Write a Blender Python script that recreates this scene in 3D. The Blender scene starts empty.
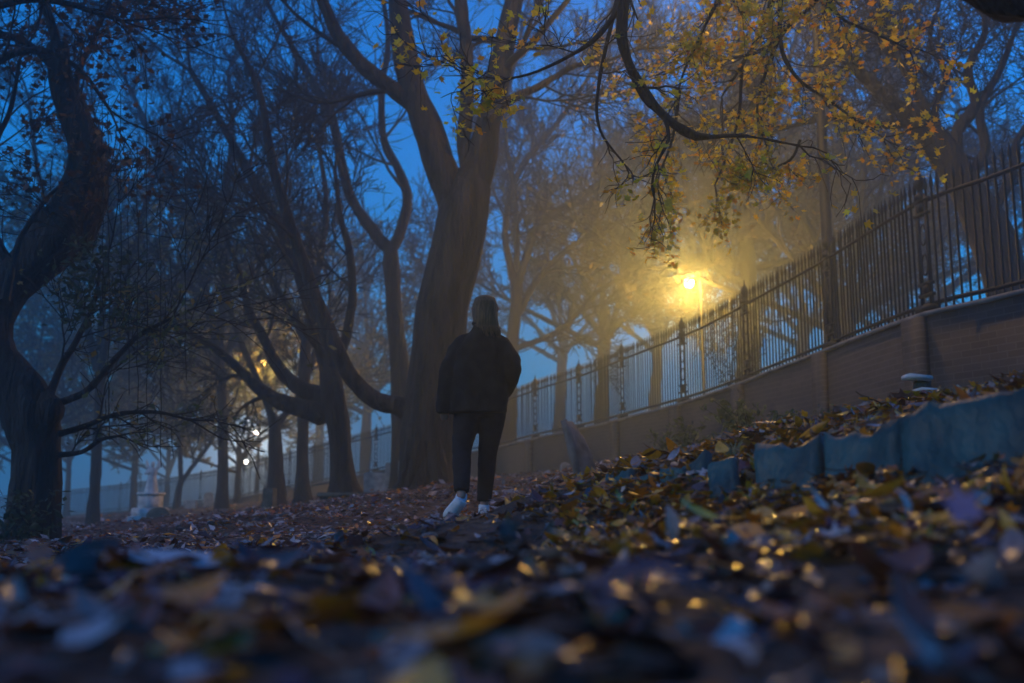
import bpy, bmesh, math, random
import numpy as np
from mathutils import Vector, Matrix, noise as mnoise
R = math.radians
rs = np.random.RandomState(7)
random.seed(7)
S = bpy.context.scene
COL = S.collection
F = 1024 * 35 / 36.0
TH = R(9.1)
ct, st = math.cos(TH), math.sin(TH)

# ------------------------------------------------------------------ helpers
def P(px, py, d):
    """point at forward distance d seen in direction px, py of the photograph"""
    x = (px - 512) / F; v = (341.5 - py) / F
    dx, dy, dz = x, ct - v * st, st + v * ct
    t = d / dy
    return np.array((dx * t, d, dz * t))

def tag(o, label=None, cat=None, group=None, kind=None):
    if label: o['label'] = label
    if cat: o['category'] = cat
    if group: o['group'] = group
    if kind: o['kind'] = kind
    return o

def empty(name, loc=(0, 0, 0), label=None, cat=None, group=None):
    o = bpy.data.objects.new(name, None); COL.objects.link(o)
    o.location = loc; o.empty_display_size = 0.1
    return tag(o, label, cat, group)

def mesh_np(name, V, faces, mat=None, parent=None, smooth=False, colors=None, mats=None):
    """V (n,3) world coordinates; faces list of int arrays (m,k)"""
    V = np.asarray(V, dtype=np.float32)
    me = bpy.data.meshes.new(name)
    faces = [np.asarray(f, dtype=np.int32) for f in faces if len(f)]
    nl = sum(f.size for f in faces); nf = sum(len(f) for f in faces)
    me.vertices.add(len(V)); me.loops.add(nl); me.polygons.add(nf)
    off = np.zeros(3, dtype=np.float32)
    if parent is not None:
        off = np.array(root_loc(parent), dtype=np.float32)
    me.vertices.foreach_set('co', (V - off).ravel())
    li = np.concatenate([f.ravel() for f in faces])
    tot = np.concatenate([np.full(len(f), f.shape[1], dtype=np.int32) for f in faces])
    start = np.concatenate(([0], np.cumsum(tot)[:-1])).astype(np.int32)
    me.loops.foreach_set('vertex_index', li)
    me.polygons.foreach_set('loop_start', start)
    me.polygons.foreach_set('loop_total', tot)
    if smooth: me.polygons.foreach_set('use_smooth', np.ones(nf, dtype=bool))
    if colors is not None:
        a = me.color_attributes.new('Col', 'FLOAT_COLOR', 'POINT')
        c = np.ones((len(V), 4), dtype=np.float32); c[:, :3] = colors
        a.data.foreach_set('color', c.ravel())
    me.update(calc_edges=True); me.validate()
    if mat: me.materials.append(mat)
    o = bpy.data.objects.new(name, me); COL.objects.link(o)
    if parent is not None: o.parent = parent
    return o

def root_loc(o):
    l = Vector(o.location)
    while o.parent is not None:
        o = o.parent; l += Vector(o.location)
    return l

class MB:
    def __init__(s): s.v = []; s.f = {3: [], 4: []}; s.n = 0
    def add(s, V, *faces):
        V = np.asarray(V, dtype=float)
        for f in faces:
            f = np.asarray(f, dtype=int)
            if len(f): s.f[f.shape[1]].append(f + s.n)
        s.v.append(V); s.n += len(V)
    def box(s, c, size, M=None, bev=0.0):
        hx, hy, hz = [a / 2 for a in size]
        if bev <= 0:
            V = np.array([(x, y, z) for z in (-hz, hz) for y in (-hy, hy) for x in (-hx, hx)])
            Fc = [(0, 2, 3, 1), (4, 5, 7, 6), (0, 1, 5, 4), (2, 6, 7, 3), (0, 4, 6, 2), (1, 3, 7, 5)]
            if M is not None: V = V @ np.array(M).T
            s.add(V + np.array(c), Fc); return
        bm = bmesh.new(); bmesh.ops.create_cube(bm, size=1)
        for v in bm.verts: v.co = Vector((v.co.x * size[0], v.co.y * size[1], v.co.z * size[2]))
        bmesh.ops.bevel(bm, geom=bm.edges[:], offset=bev, segments=2, affect='EDGES')
        s.bm(bm, c, M)
    def bm(s, bm, c=(0, 0, 0), M=None):
        bmesh.ops.triangulate(bm, faces=bm.faces[:])
        bm.verts.index_update()
        V = np.array([v.co[:] for v in bm.verts])
        Fc = [[v.index for v in f.verts] for f in bm.faces]
        bm.free()
        if M is not None: V = V @ np.array(M).T
        s.add(V + np.array(c), Fc)
    def tube(s, pts, rad, sides=8, closed=True):
        V, Q = tube_np(np.array(pts, float), np.array(rad, float), sides)
        s.add(V, Q)
        if closed:
            n = len(pts)
            s.add([pts[0]] + list(V[:sides]), [(0, (k + 1) % sides + 1, k + 1) for k in range(sides)])
            s.add([pts[-1]] + list(V[-sides:]), [(0, k + 1, (k + 1) % sides + 1) for k in range(sides)])
    def ball(s, c, r, seg=10, squash=1.0):
        bm = bmesh.new(); bmesh.ops.create_uvsphere(bm, u_segments=seg, v_segments=max(4, seg // 2 + 1), radius=r)
        for v in bm.verts: v.co.z *= squash
        s.bm(bm, c)
    def lathe(s, c, prof, sides=12):
        a = np.arange(sides) * 2 * math.pi / sides
        V = np.concatenate([np.stack([r * np.cos(a), r * np.sin(a), np.full(sides, z)], 1) for r, z in prof]) + np.array(c)
        s.add(V, quads(len(prof), sides))
    def build(s, name, mat, parent=None, smooth=False, colors=None):
        V = np.concatenate(s.v)
        fs = [np.concatenate(s.f[k]) for k in (3, 4) if s.f[k]]
        return mesh_np(name, V, fs, mat, parent, smooth, colors)

def quads(n, sides, base=0):
    i = np.arange(n - 1)[:, None]; k = np.arange(sides)[None, :]
    a = i * sides + k; b = i * sides + (k + 1) % sides
    return np.stack([a, b, b + sides, a + sides], -1).reshape(-1, 4) + base

def tube_np(p, r, sides):
    n = len(p)
    t = np.gradient(p, axis=0); t /= np.linalg.norm(t, axis=1)[:, None] + 1e-9
    ref = np.array((0.0, 0.0, 1.0)) if abs(t[0][2]) < .8 else np.array((1.0, 0.0, 0.0))
    u = np.cross(t[0], ref); u /= np.linalg.norm(u)
    U = np.zeros_like(p)
    for i in range(n):
        u = u - t[i] * np.dot(u, t[i]); u /= np.linalg.norm(u) + 1e-9; U[i] = u
    W = np.cross(t, U)
    a = np.arange(sides) * 2 * math.pi / sides
    V = p[:, None, :] + r[:, None, None] * (U[:, None, :] * np.cos(a)[None, :, None] + W[:, None, :] * np.sin(a)[None, :, None])
    return V.reshape(-1, 3), quads(n, sides)

def tubes_batch(polys, sides):
    """polys: list of (pts (n,3), rad (n,)) all of one length; vectorised"""
    Pn = np.array([p for p, r in polys]); Rn = np.array([r for p, r in polys])
    m, n = Rn.shape
    t = np.gradient(Pn, axis=1); t /= np.linalg.norm(t, axis=2)[..., None] + 1e-9
    mean = t.mean(axis=1)
    ref = np.where(np.abs(mean[:, 2:3]) < .75, np.array([[0, 0, 1.0]]), np.array([[1.0, 0, 0]]))
    U = np.cross(t, ref[:, None, :]); U /= np.linalg.norm(U, axis=2)[..., None] + 1e-9
    W = np.cross(t, U)
    a = np.arange(sides) * 2 * math.pi / sides
    V = Pn[:, :, None, :] + Rn[:, :, None, None] * (U[:, :, None, :] * np.cos(a)[None, None, :, None] + W[:, :, None, :] * np.sin(a)[None, None, :, None])
    q = quads(n, sides)
    Q = (q[None] + (np.arange(m) * n * sides)[:, None, None]).reshape(-1, 4)
    return V.reshape(-1, 3), Q

def catmull(pts, step):
    pts = np.array(pts, float)
    ext = np.vstack([2 * pts[0] - pts[1], pts, 2 * pts[-1] - pts[-2]])
    out = []
    for i in range(1, len(ext) - 2):
        p0, p1, p2, p3 = ext[i - 1:i + 3]
        L = np.linalg.norm((p2 - p1)[:3]); n = max(1, int(round(L / step)))
        for k in range(n):
            t = k / n
            out.append(.5 * ((2 * p1) + (-p0 + p2) * t + (2 * p0 - 5 * p1 + 4 * p2 - p3) * t * t + (-p0 + 3 * p1 - 3 * p2 + p3) * t ** 3))
    out.append(pts[-1])
    return np.array(out)

# ------------------------------------------------------------------ materials
def new_mat(name):
    m = bpy.data.materials.new(name); m.use_nodes = True
    nt = m.node_tree; b = nt.nodes['Principled BSDF']
    return m, nt, b

def noisy(name, c1, c2, scale=5, rough=.8, bump=.3, bscale=None, detail=6, stretch=None, spec=.3, dist=.01):
    m, nt, b = new_mat(name)
    tc = nt.nodes.new('ShaderNodeTexCoord'); mp = nt.nodes.new('ShaderNodeMapping')
    nt.links.new(tc.outputs['Object'], mp.inputs['Vector'])
    if stretch: mp.inputs['Scale'].default_value = stretch
    n = nt.nodes.new('ShaderNodeTexNoise'); n.inputs['Scale'].default_value = scale; n.inputs['Detail'].default_value = detail
    nt.links.new(mp.outputs[0], n.inputs['Vector'])
    r = nt.nodes.new('ShaderNodeValToRGB')
    r.color_ramp.elements[0].position = .35; r.color_ramp.elements[1].position = .68
    r.color_ramp.elements[0].color = (*c1, 1); r.color_ramp.elements[1].color = (*c2, 1)
    nt.links.new(n.outputs['Fac'], r.inputs[0]); nt.links.new(r.outputs[0], b.inputs['Base Color'])
    b.inputs['Roughness'].default_value = rough; b.inputs['Specular IOR Level'].default_value = spec
    if bump:
        n2 = nt.nodes.new('ShaderNodeTexNoise'); n2.inputs['Scale'].default_value = bscale or scale * 3; n2.inputs['Detail'].default_value = 8
        nt.links.new(mp.outputs[0], n2.inputs['Vector'])
        bp = nt.nodes.new('ShaderNodeBump'); bp.inputs['Strength'].default_value = bump; bp.inputs['Distance'].default_value = dist
        nt.links.new(n2.outputs['Fac'], bp.inputs['Height']); nt.links.new(bp.outputs[0], b.inputs['Normal'])
    return m

def leaf_mat(name, rough=.35, transl=.4, spec=.5, vein=True):
    m, nt, b = new_mat(name)
    at = nt.nodes.new('ShaderNodeAttribute'); at.attribute_name = 'Col'
    nz = nt.nodes.new('ShaderNodeTexNoise'); nz.inputs['Scale'].default_value = 60
    tc = nt.nodes.new('ShaderNodeTexCoord'); nt.links.new(tc.outputs['Object'], nz.inputs['Vector'])
    mr = nt.nodes.new('ShaderNodeMapRange'); mr.inputs[3].default_value = .55; mr.inputs[4].default_value = 1.35
    nt.links.new(nz.outputs['Fac'], mr.inputs[0])
    mx = nt.nodes.new('ShaderNodeVectorMath'); mx.operation = 'SCALE'
    nt.links.new(at.outputs['Color'], mx.inputs[0]); nt.links.new(mr.outputs[0], mx.inputs['Scale'])
    nt.links.new(mx.outputs[0], b.inputs['Base Color'])
    b.inputs['Roughness'].default_value = rough; b.inputs['Specular IOR Level'].default_value = spec
    tr = nt.nodes.new('ShaderNodeBsdfTranslucent'); nt.links.new(mx.outputs[0], tr.inputs['Color'])
    ms = nt.nodes.new('ShaderNodeMixShader'); ms.inputs[0].default_value = transl
    nt.links.new(b.outputs[0], ms.inputs[1]); nt.links.new(tr.outputs[0], ms.inputs[2])
    nt.links.new(ms.outputs[0], nt.nodes['Material Output'].inputs['Surface'])
    return m

def emis(name, col, s):
    m, nt, b = new_mat(name)
    b.inputs['Base Color'].default_value = (*col, 1)
    b.inputs['Emission Color'].default_value = (*col, 1); b.inputs['Emission Strength'].default_value = s
    return m

M_bark = noisy('bark', (.006, .005, .0045), (.024, .020, .017), 3, .85, 1, 6, stretch=(3, 3, .6), dist=.1)
M_barkpale = noisy('pale_bark', (.008, .007, .006), (.042, .034, .028), 2.6, .85, 1, 8, stretch=(2.5, 2.5, .5), dist=.09)
M_twig = noisy('twig_bark', (.009, .008, .007), (.024, .020, .016), 4, .8, 0)
M_iron = noisy('black_iron_paint', (.006, .006, .006), (.016, .014, .013), 20, .6, .2, 60, spec=.25, dist=.002)
M_stone = noisy('grave_stone', (.16, .16, .15), (.34, .33, .31), 6, .85, .5, 30, dist=.01)
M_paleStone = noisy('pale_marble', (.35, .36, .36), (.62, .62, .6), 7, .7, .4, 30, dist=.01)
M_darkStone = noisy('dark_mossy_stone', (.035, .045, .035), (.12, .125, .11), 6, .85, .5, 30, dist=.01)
M_slate = noisy('green_blue_slate', (.005, .025, .028), (.022, .078, .078), 5, .5, .8, 26, detail=10, stretch=(1.6, 1.6, .7), spec=.3, dist=.012)
M_cop = noisy('coping_stone', (.08, .076, .07), (.18, .17, .16), 5, .6, .3, 30)
M_soil = noisy('leaf_litter_ground', (.02, .013, .010), (.10, .055, .035), 14, .8, .8, 40, dist=.03)
M_pave = noisy('wet_pavement', (.05, .05, .05), (.10, .10, .10), 3, .4, .2, 60, dist=.004)
M_leaf = leaf_mat('fallen_leaf', .26, .15, .6)
M_tleaf = leaf_mat('tree_leaf', .45, .6, .4)
M_cloth = noisy('dark_wool', (.008, .0065, .0055), (.019, .015, .012), 12, .95, .4, 160, dist=.003)
M_trous = noisy('black_trouser_cloth', (.006, .0065, .008), (.012, .013, .016), 20, .9, .3, 200, dist=.002)
M_skin = noisy('skin', (.28, .15, .11), (.36, .20, .15), 30, .55, 0)
M_shoe = noisy('white_leather', (.42, .43, .45), (.66, .67, .69), 30, .5, .1)
M_sole = noisy('white_rubber', (.55, .56, .58), (.7, .7, .72), 30, .6, 0)
M_hair = noisy('light_brown_hair', (.05, .028, .014), (.15, .085, .04), 40, .5, .4, 90, stretch=(3, 3, .15), spec=.15, dist=.004)

def brick_mat():
    m, nt, b = new_mat('dark_red_brick')
    tc = nt.nodes.new('ShaderNodeUVMap')
    br = nt.nodes.new('ShaderNodeTexBrick')
    br.inputs['Color1'].default_value = (.014, .012, .012, 1); br.inputs['Color2'].default_value = (.032, .027, .025, 1)
    br.inputs['Mortar'].default_value = (.05, .047, .044, 1)
    br.inputs['Scale'].default_value = 1; br.inputs['Brick Width'].default_value = .225; br.inputs['Row Height'].default_value = .075
    br.inputs['Mortar Size'].default_value = .006; br.inputs['Bias'].default_value = -.2
    nt.links.new(tc.outputs[0], br.inputs['Vector'])
    nz = nt.nodes.new('ShaderNodeTexNoise'); nz.inputs['Scale'].default_value = 1.3; nz.inputs['Detail'].default_value = 8
    mr = nt.nodes.new('ShaderNodeMapRange'); mr.inputs[3].default_value = .5; mr.inputs[4].default_value = 1.6
    nt.links.new(nz.outputs[0], mr.inputs[0])
    mx = nt.nodes.new('ShaderNodeVectorMath'); mx.operation = 'SCALE'
    nt.links.new(br.outputs['Color'], mx.inputs[0]); nt.links.new(mr.outputs[0], mx.inputs['Scale'])
    nt.links.new(mx.outputs[0], b.inputs['Base Color'])
    bp = nt.nodes.new('ShaderNodeBump'); bp.inputs['Strength'].default_value = .6; bp.inputs['Distance'].default_value = .01
    iv = nt.nodes.new('ShaderNodeMath'); iv.operation = 'SUBTRACT'; iv.inputs[0].default_value = 1
    nt.links.new(br.outputs['Fac'], iv.inputs[1]); nt.links.new(iv.outputs[0], bp.inputs['Height'])
    nt.links.new(bp.outputs[0], b.inputs['Normal'])
    b.inputs['Roughness'].default_value = .75
    return m
M_brick = brick_mat()

# ------------------------------------------------------------------ fence line
FD = [(1024, 291, 9.9), (925, 317, 11.1), (825, 351, 14.0), (755, 380, 16.2), (695, 400, 18.7), (637, 416, 21.0),
      (586, 428, 24.0), (542, 437, 26.5), (498, 447, 29.5), (440, 458, 32.5), (390, 469, 35.5), (335, 480, 39), (280, 490, 44), (200, 503, 52), (100, 512, 62), (-40, 522, 74)]
FL = [P(*a) for a in FD]
FL = [np.array((8.6, 0.5, 2.12)), np.array((7.0, 5.0, 2.12))] + FL
FL = catmull(FL, .12)
FL[:, 2] = np.convolve(np.pad(FL[:, 2], 12, mode='edge'), np.ones(25) / 25, mode='valid')
seg = np.linalg.norm(np.diff(FL[:, :2], axis=0), axis=1); SL = np.concatenate(([0], np.cumsum(seg)))
def fl(s):
    return np.array([np.interp(s, SL, FL[:, k]) for k in range(3)])
def fdir(s):
    a = fl(s + .2) - fl(s - .2); a[2] = 0; return a / np.linalg.norm(a)
def fnor(s):                      # towards the churchyard (camera side)
    d = fdir(s); return np.array((-d[1], d[0], 0)) if np.dot(np.array((-d[1], d[0])), np.array((-1, -1))) > 0 else np.array((d[1], -d[0], 0))
STOT = SL[-1]

def side(x, y):
    """signed distance to fence: + on the street side"""
    x = np.atleast_1d(x); y = np.atleast_1d(y)
    Q = FL[::8, :2]; out = np.zeros(len(x)); zc = np.zeros(len(x))
    T = np.gradient(Q, axis=0)
    for i0 in range(0, len(x), 4000):
        X = np.stack([x[i0:i0 + 4000], y[i0:i0 + 4000]], 1)
        D = X[:, None, :] - Q[None]; d2 = (D ** 2).sum(2); j = d2.argmin(1)
        k = np.arange(len(j)); t = T[j]; dd = D[k, j]
        cr = t[:, 0] * dd[:, 1] - t[:, 1] * dd[:, 0]
        out[i0:i0 + 4000] = -np.sign(cr) * np.sqrt(d2[k, j]); zc[i0:i0 + 4000] = FL[::8, 2][j]
    return out, zc

# ------------------------------------------------------------------ terrain
CP = []
def cp(px, py, d): q = P(px, py, d); CP.append(tuple(q))
for x in (-6, -3, -1.2, 0, .8): CP.append((x, .5, -.150 - .02 * max(0, -x)))
CP += [(2.5, .5, -.05), (5, .5, .4), (0, -6, -.15), (-8, -6, -.4), (7.5, -6, 1.0), (7.5, 1, 1.0), (1.2, 1.2, -.075), (.5, 1.2, -.12), (0, 1.2, -.13), (-1.2, 1.2, -.15)]
cp(512, 572, 1.9); cp(250, 573, 1.9); cp(0, 577, 1.9); cp(-400, 590, 2); cp(640, 545, 2.1); cp(760, 522, 2.2); cp(900, 512, 2.1); cp(1024, 508, 2.0); cp(960, 506, 2.3)
cp(512, 572, 3.1); cp(250, 576, 3.2); cp(0, 586, 3.2); cp(600, 525, 3.3); cp(700, 500, 3.0); cp(820, 494, 2.75)
cp(480, 538, 5.0); cp(300, 545, 5.5); cp(100, 556, 5.5); cp(480, 536, 7.35); cp(440, 536, 7.0); cp(380, 526, 8); cp(200, 540, 8); cp(36, 549, 10); cp(-150, 560, 10); cp(-500, 560, 9)
cp(590, 493, 5.2); cp(640, 476, 4.7); cp(700, 452, 4.4); cp(760, 433, 4.2); cp(850, 420, 3.7); cp(920, 413, 3.4); cp(1010, 392, 3.0); cp(1200, 340, 3.2)
cp(500, 500, 10); cp(560, 487, 10); cp(420, 488, 15); cp(340, 503, 17); cp(250, 517, 19); cp(150, 528, 27); cp(0, 533, 24); cp(-200, 540, 26)
cp(500, 476, 27); cp(600, 470, 22.5); cp(690, 458, 18); cp(760, 446, 15); cp(850, 425, 13); cp(950, 400, 10.3); cp(560, 480, 17)
cp(400, 486, 32); cp(330, 497, 38); cp(280, 503, 43); cp(200, 512, 50); cp(100, 517, 60); cp(-40, 526, 72); cp(0, 524, 45); cp(-200, 535, 60); cp(-600, 560, 40)
CP = np.array(CP)
def rbf_fit(C):
    n = len(C); D = np.linalg.norm(C[:, None, :2] - C[None, :, :2], axis=2) * 1.0
    K = D + np.eye(n) * -.02          # linear kernel, smoothed a little
    A = np.zeros((n + 3, n + 3)); A[:n, :n] = K; A[:n, n] = 1; A[:n, n + 1:] = C[:, :2]; A[n:, :n] = A[:n, n:].T
    b = np.zeros(n + 3); b[:n] = C[:, 2]
    return np.linalg.solve(A, b)
W = rbf_fit(CP)
def gz_raw(x, y):
    x = np.atleast_1d(np.asarray(x, float)); y = np.atleast_1d(np.asarray(y, float)); out = np.zeros(len(x))
    for i in range(0, len(x), 20000):
        D = np.sqrt((x[i:i + 20000, None] - CP[None, :, 0]) ** 2 + (y[i:i + 20000, None] - CP[None, :, 1]) ** 2 + .02)
        out[i:i + 20000] = D @ W[:-3] + W[-3] + W[-2] * x[i:i + 20000] + W[-1] * y[i:i + 20000]
    return out
_ph = rs.rand(14, 3) * 6.28; _fr = rs.randn(14, 2)
def bumps(x, y):
    o = 0
    for k in range(14):
        f = 1.2 * (1.28 ** k)
        o = o + .016 / (1.12 ** k) * np.sin(x * _fr[k, 0] * f + y * _fr[k, 1] * f + _ph[k, 0])
    return o
def gz(x, y):
    x = np.atleast_1d(np.asarray(x, float)); y = np.atleast_1d(np.asarray(y, float))
    z = gz_raw(x, y); dist = np.sqrt(x * x + y * y)
    z = np.clip(z, -6, 3) + bumps(x, y) * np.interp(dist, [0, .8, 3, 8, 60], [.25, .5, 1, 1.2, 3])
    s, zc = side(x, y)
    z = np.where(s > .18, np.minimum(z, zc - 1.0), np.minimum(z, zc - .45))
    return z
def gz1(x, y): return float(gz([x], [y])[0])

def axis(segs):
    out = []
    for a, b, n in segs: out += list(np.linspace(a, b, n, endpoint=False))
    out.append(segs[-1][1]); return np.array(out)
gx = axis([(-180, -90, 6), (-90, -30, 30), (-30, -8, 60), (-8, 12, 170), (12, 30, 36), (30, 140, 10)])
gy = axis([(-120, -30, 6), (-30, -3, 20), (-3, 9, 130), (9, 40, 120), (40, 90, 50), (90, 340, 12)])
GX, GY = np.meshgrid(gx, gy)
GZ = gz(GX.ravel(), GY.ravel())
nx, ny = len(gx), len(gy)
i = (np.arange(ny - 1)[:, None] * nx + np.arange(nx - 1)[None]).ravel()
tag(mesh_np('ground', np.stack([GX.ravel(), GY.ravel(), GZ], 1), [np.stack([i, i + 1, i + nx + 1, i + nx], 1)], M_soil, smooth=True), kind='structure')

# street side: pavement and road behind the fence, at coping level
def fnor_arr(ss): return np.array([fnor(s) for s in ss])
ss = np.arange(0.3, STOT, 1.0)
N_ = fnor_arr(ss); PT = np.array([fl(s) for s in ss])
def strip(name, offs, mat):
    rows = []
    for o, dz in offs:
        q = PT - N_ * o; q[:, 2] += dz; rows.append(q)
    V = np.concatenate(rows); n = len(PT); f = []
    for r in range(len(offs) - 1):
        k = np.arange(n - 1) + r * n; f.append(np.stack([k, k + n, k + n + 1, k + 1], 1))
    return tag(mesh_np(name, V, f, mat), kind='structure')
strip('pavement', [(.17, -1.6), (.17, -.12), (2.2, -.14), (2.2, -.26)], M_pave)
M_road = noisy('wet_asphalt', (.03, .03, .032), (.06, .06, .06), 4, .35, .3, 90, dist=.004)
strip('road', [(2.17, -.264), (9.5, -.25), (9.5, -.12), (25, .1)], M_road)

# ------------------------------------------------------------------ wall and fence
wall = empty('brick_wall', tuple(fl(14)), 'long dark brick retaining wall with pale coping below the iron railings', 'wall')
def loft_wall(name, offs_z, mat, parent, s0=0.3, s1=None, step=.6):
    ss = np.arange(s0, s1 or STOT - .3, step); n = len(ss)
    PT = np.array([fl(s) for s in ss]); N_ = fnor_arr(ss); V = []
    for o, dz in offs_z:
        q = PT + N_ * o; q[:, 2] += dz; V.append(q)
    V = np.concatenate(V); f = []
    m = len(offs_z)
    for r in range(m):
        r2 = (r + 1) % m
        k = np.arange(n - 1); f.append(np.stack([r * n + k, r2 * n + k, r2 * n + k + 1, r * n + k + 1], 1))
    o = mesh_np(name, V, f, mat, parent)
    uv = o.data.uv_layers.new(name='UVMap'); li = np.zeros(len(o.data.loops), dtype=np.int32)
    o.data.loops.foreach_get('vertex_index', li)
    U = np.stack([np.tile(ss, m)[li], V[li, 2]], 1).astype(np.float32); uv.data.foreach_set('uv', U.ravel())
    return o
loft_wall('wall_face', [(.15, -2.6), (.15, -.06), (-.15, -.06), (-.15, -2.6)], M_brick, wall)
loft_wall('coping', [(.18, -.058), (.18, -.015), (.15, .0), (-.15, .02), (-.19, 0.0), (-.19, -.058)], M_cop, wall)
def s_at_px(px):
    best = None
    for s in np.arange(1, STOT - 1, .05):
        q = fl(s); v = q[1] * ct + q[2] * st
        x = 512 + F * q[0] / v
        if best is None or abs(x - px) < best[0]: best = (abs(x - px), s)
    return best[1]
s0 = s_at_px(927)
POSTS = [s0 - 2 * 2.75, s0 - 2.75] + [s0 + 2.75 * k for k in range(0, 22)]
POSTS = [s for s in POSTS if 1 < s < STOT - 1.5]
for s in POSTS:
    q = fl(s); d = fdir(s); n = fnor(s); m = MB()
    Mx = np.array([d, n, (0, 0, 1)]).T
    m.box(q + n * .19 + np.array((0, 0, -1.37)), (.36, .10, 2.62), Mx)
    o = m.build('pier', M_brick, wall)
    V = np.array([v.co[:] for v in o.data.vertices]); uv = o.data.uv_layers.new(name='UVMap')
    for l in o.data.loops:
        v = V[l.vertex_index]; uv.data[l.index].uv = (float(v @ d), float(v[2]))

fence = empty('iron_railings', tuple(fl(14)), 'long run of black iron spear-topped railings standing on the brick wall', 'railings')
H = 1.57
for a, b in zip([0.5] + POSTS, POSTS + [STOT - .6]):
    if b - a < .5: continue
    m = MB(); n = max(2, int((b - a) / .10)); 
    for k in range(1, n):
        s = a + (b - a) * k / n; q = fl(s); q[2] += .02
        d = fdir(s); nn = fnor(s)
        rr = .0135
        sid = 6 if q[1] < 20 else 4
        lean = nn * rs.randn() * .006 + d * rs.randn() * .005
        pts = [q, q + (0, 0, H - .16) + lean, q + (0, 0, H - .155) + lean, q + (0, 0, H - .10) + lean, q + (0, 0, H + .02) + lean]
        m.tube(pts, [rr, rr, .018, .022, .001], sid, closed=False)
    m.build('pickets', M_iron, fence)
    for z in (.11, H - .26):
        m = MB(); m.tube([fl(s) + np.array((0, 0, z)) for s in np.linspace(a, b, 7)], [.026] * 7, 4)
        m.build('rail', M_iron, fence)
def fence_post(s):
    q = fl(s); d = fdir(s); n = fnor(s); Mx = np.array([d, n, (0, 0, 1)]).T; m = MB(); z0 = .02
    q = q + np.array((0, 0, z0))
    m.box(q + np.array((0, 0, .04)), (.30, .14, .08), Mx, .008)
    for sg in (-1, 1):
        m.box(q + d * sg * .085 + np.array((0, 0, .72)), (.034, .034, 1.28), Mx)
    for z, w in ((.20, .26), (.33, .24), (1.14, .26), (1.30, .30)): m.box(q + np.array((0, 0, z)), (w, .05, .035), Mx)
    m.box(q + np.array((0, 0, .265)), (.11, .05, .11), Mx)
    for z in (.55, .9):                                          # scroll rings in the frame
        a = np.linspace(0, 2 * math.pi, 15)
        pts = [q + np.array((0, 0, z)) + d * .055 * math.cos(t) + np.array((0, 0, .12 * math.sin(t))) for t in a]
        m.tube(pts, [.011] * 15, 5)
    m.box(q + np.array((0, 0, 1.22)), (.10, .06, .10), Mx)
    m.lathe(q + np.array((0, 0, 1.31)), [(.0, 0), (.07, .0), (.075, .05), (.035, .08), (.03, .12), (.06, .16), (.07, .20), (.05, .26), (.02, .31), (.012, .36), (.001, .42)], 10)
    m.build('fence_post', M_iron, fence)
for s in POSTS: fence_post(s)

# ------------------------------------------------------------------ leaves
def tmpl_maple():
    pts = []
    lob = [(0, 1.0), (50, .82), (110, .55), (180, .12), (250, .55), (310, .82)]
    for i, (a, r) in enumerate(lob):
        pts.append((a, r)); a2 = lob[(i + 1) % len(lob)][0] + (360 if i == len(lob) - 1 else 0)
        if a != 180 and a2 != 180: pts.append(((a + a2) / 2 - 9, .50)); pts.append(((a + a2) / 2 + 9, .50))
        else: pts.append(((a + a2) / 2, .33))
    V = [(0, 0, 0)]
    for a, r in pts:
        a = R(a); V.append((r * math.sin(a) * .8, r * math.cos(a), .18 * r * r + .05 * math.sin(3 * a)))
    n = len(pts); Fc = [(0, 1 + (k + 1) % n, 1 + k) for k in range(n)]
    b = len(V); V += [(-.02, 0, 0), (.02, 0, 0), (.015, -.7, .1), (-.015, -.7, .1)]; Fc += [(b, b + 3, b + 1), (b + 1, b + 3, b + 2)]
    return np.array(V), np.array(Fc)
def tmpl_oval(k=6, curl=.35, stem=True):
    V = []; Fc = []
    for i in range(k + 1):
        t = i / k; w = .42 * math.sin(math.pi * min(1, t * .96 + .02)) ** .8 * (1 - .25 * t)
        y = t * 2 - 1; z = curl * (y * y) * .6
        V += [(-w, y, z + .28 * w), (0, y, z), (w, y, z + .28 * w)]
        if i: b = 3 * i; Fc += [(b - 3, b - 2, b + 1), (b - 3, b + 1, b), (b - 2, b - 1, b + 2), (b - 2, b + 2, b + 1)]
    if stem:
        b = len(V); V += [(-.015, -1, curl * .6), (.015, -1, curl * .6), (0, -1.45, curl * .2)]; Fc.append((b, b + 2, b + 1))
    return np.array(V), np.array(Fc)
def tmpl_kite():
    return np.array([(0, -1, 0), (.45, -.1, .18), (0, 1, .1), (-.45, -.1, .18), (0, 0, 0)]), np.array([(0, 1, 4), (1, 2, 4), (2, 3, 4), (3, 0, 4)])
T_map = tmpl_maple(); T_ov = tmpl_oval(6, .4); T_ov2 = tmpl_oval(4, -.5); T_kite = tmpl_kite()

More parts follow.
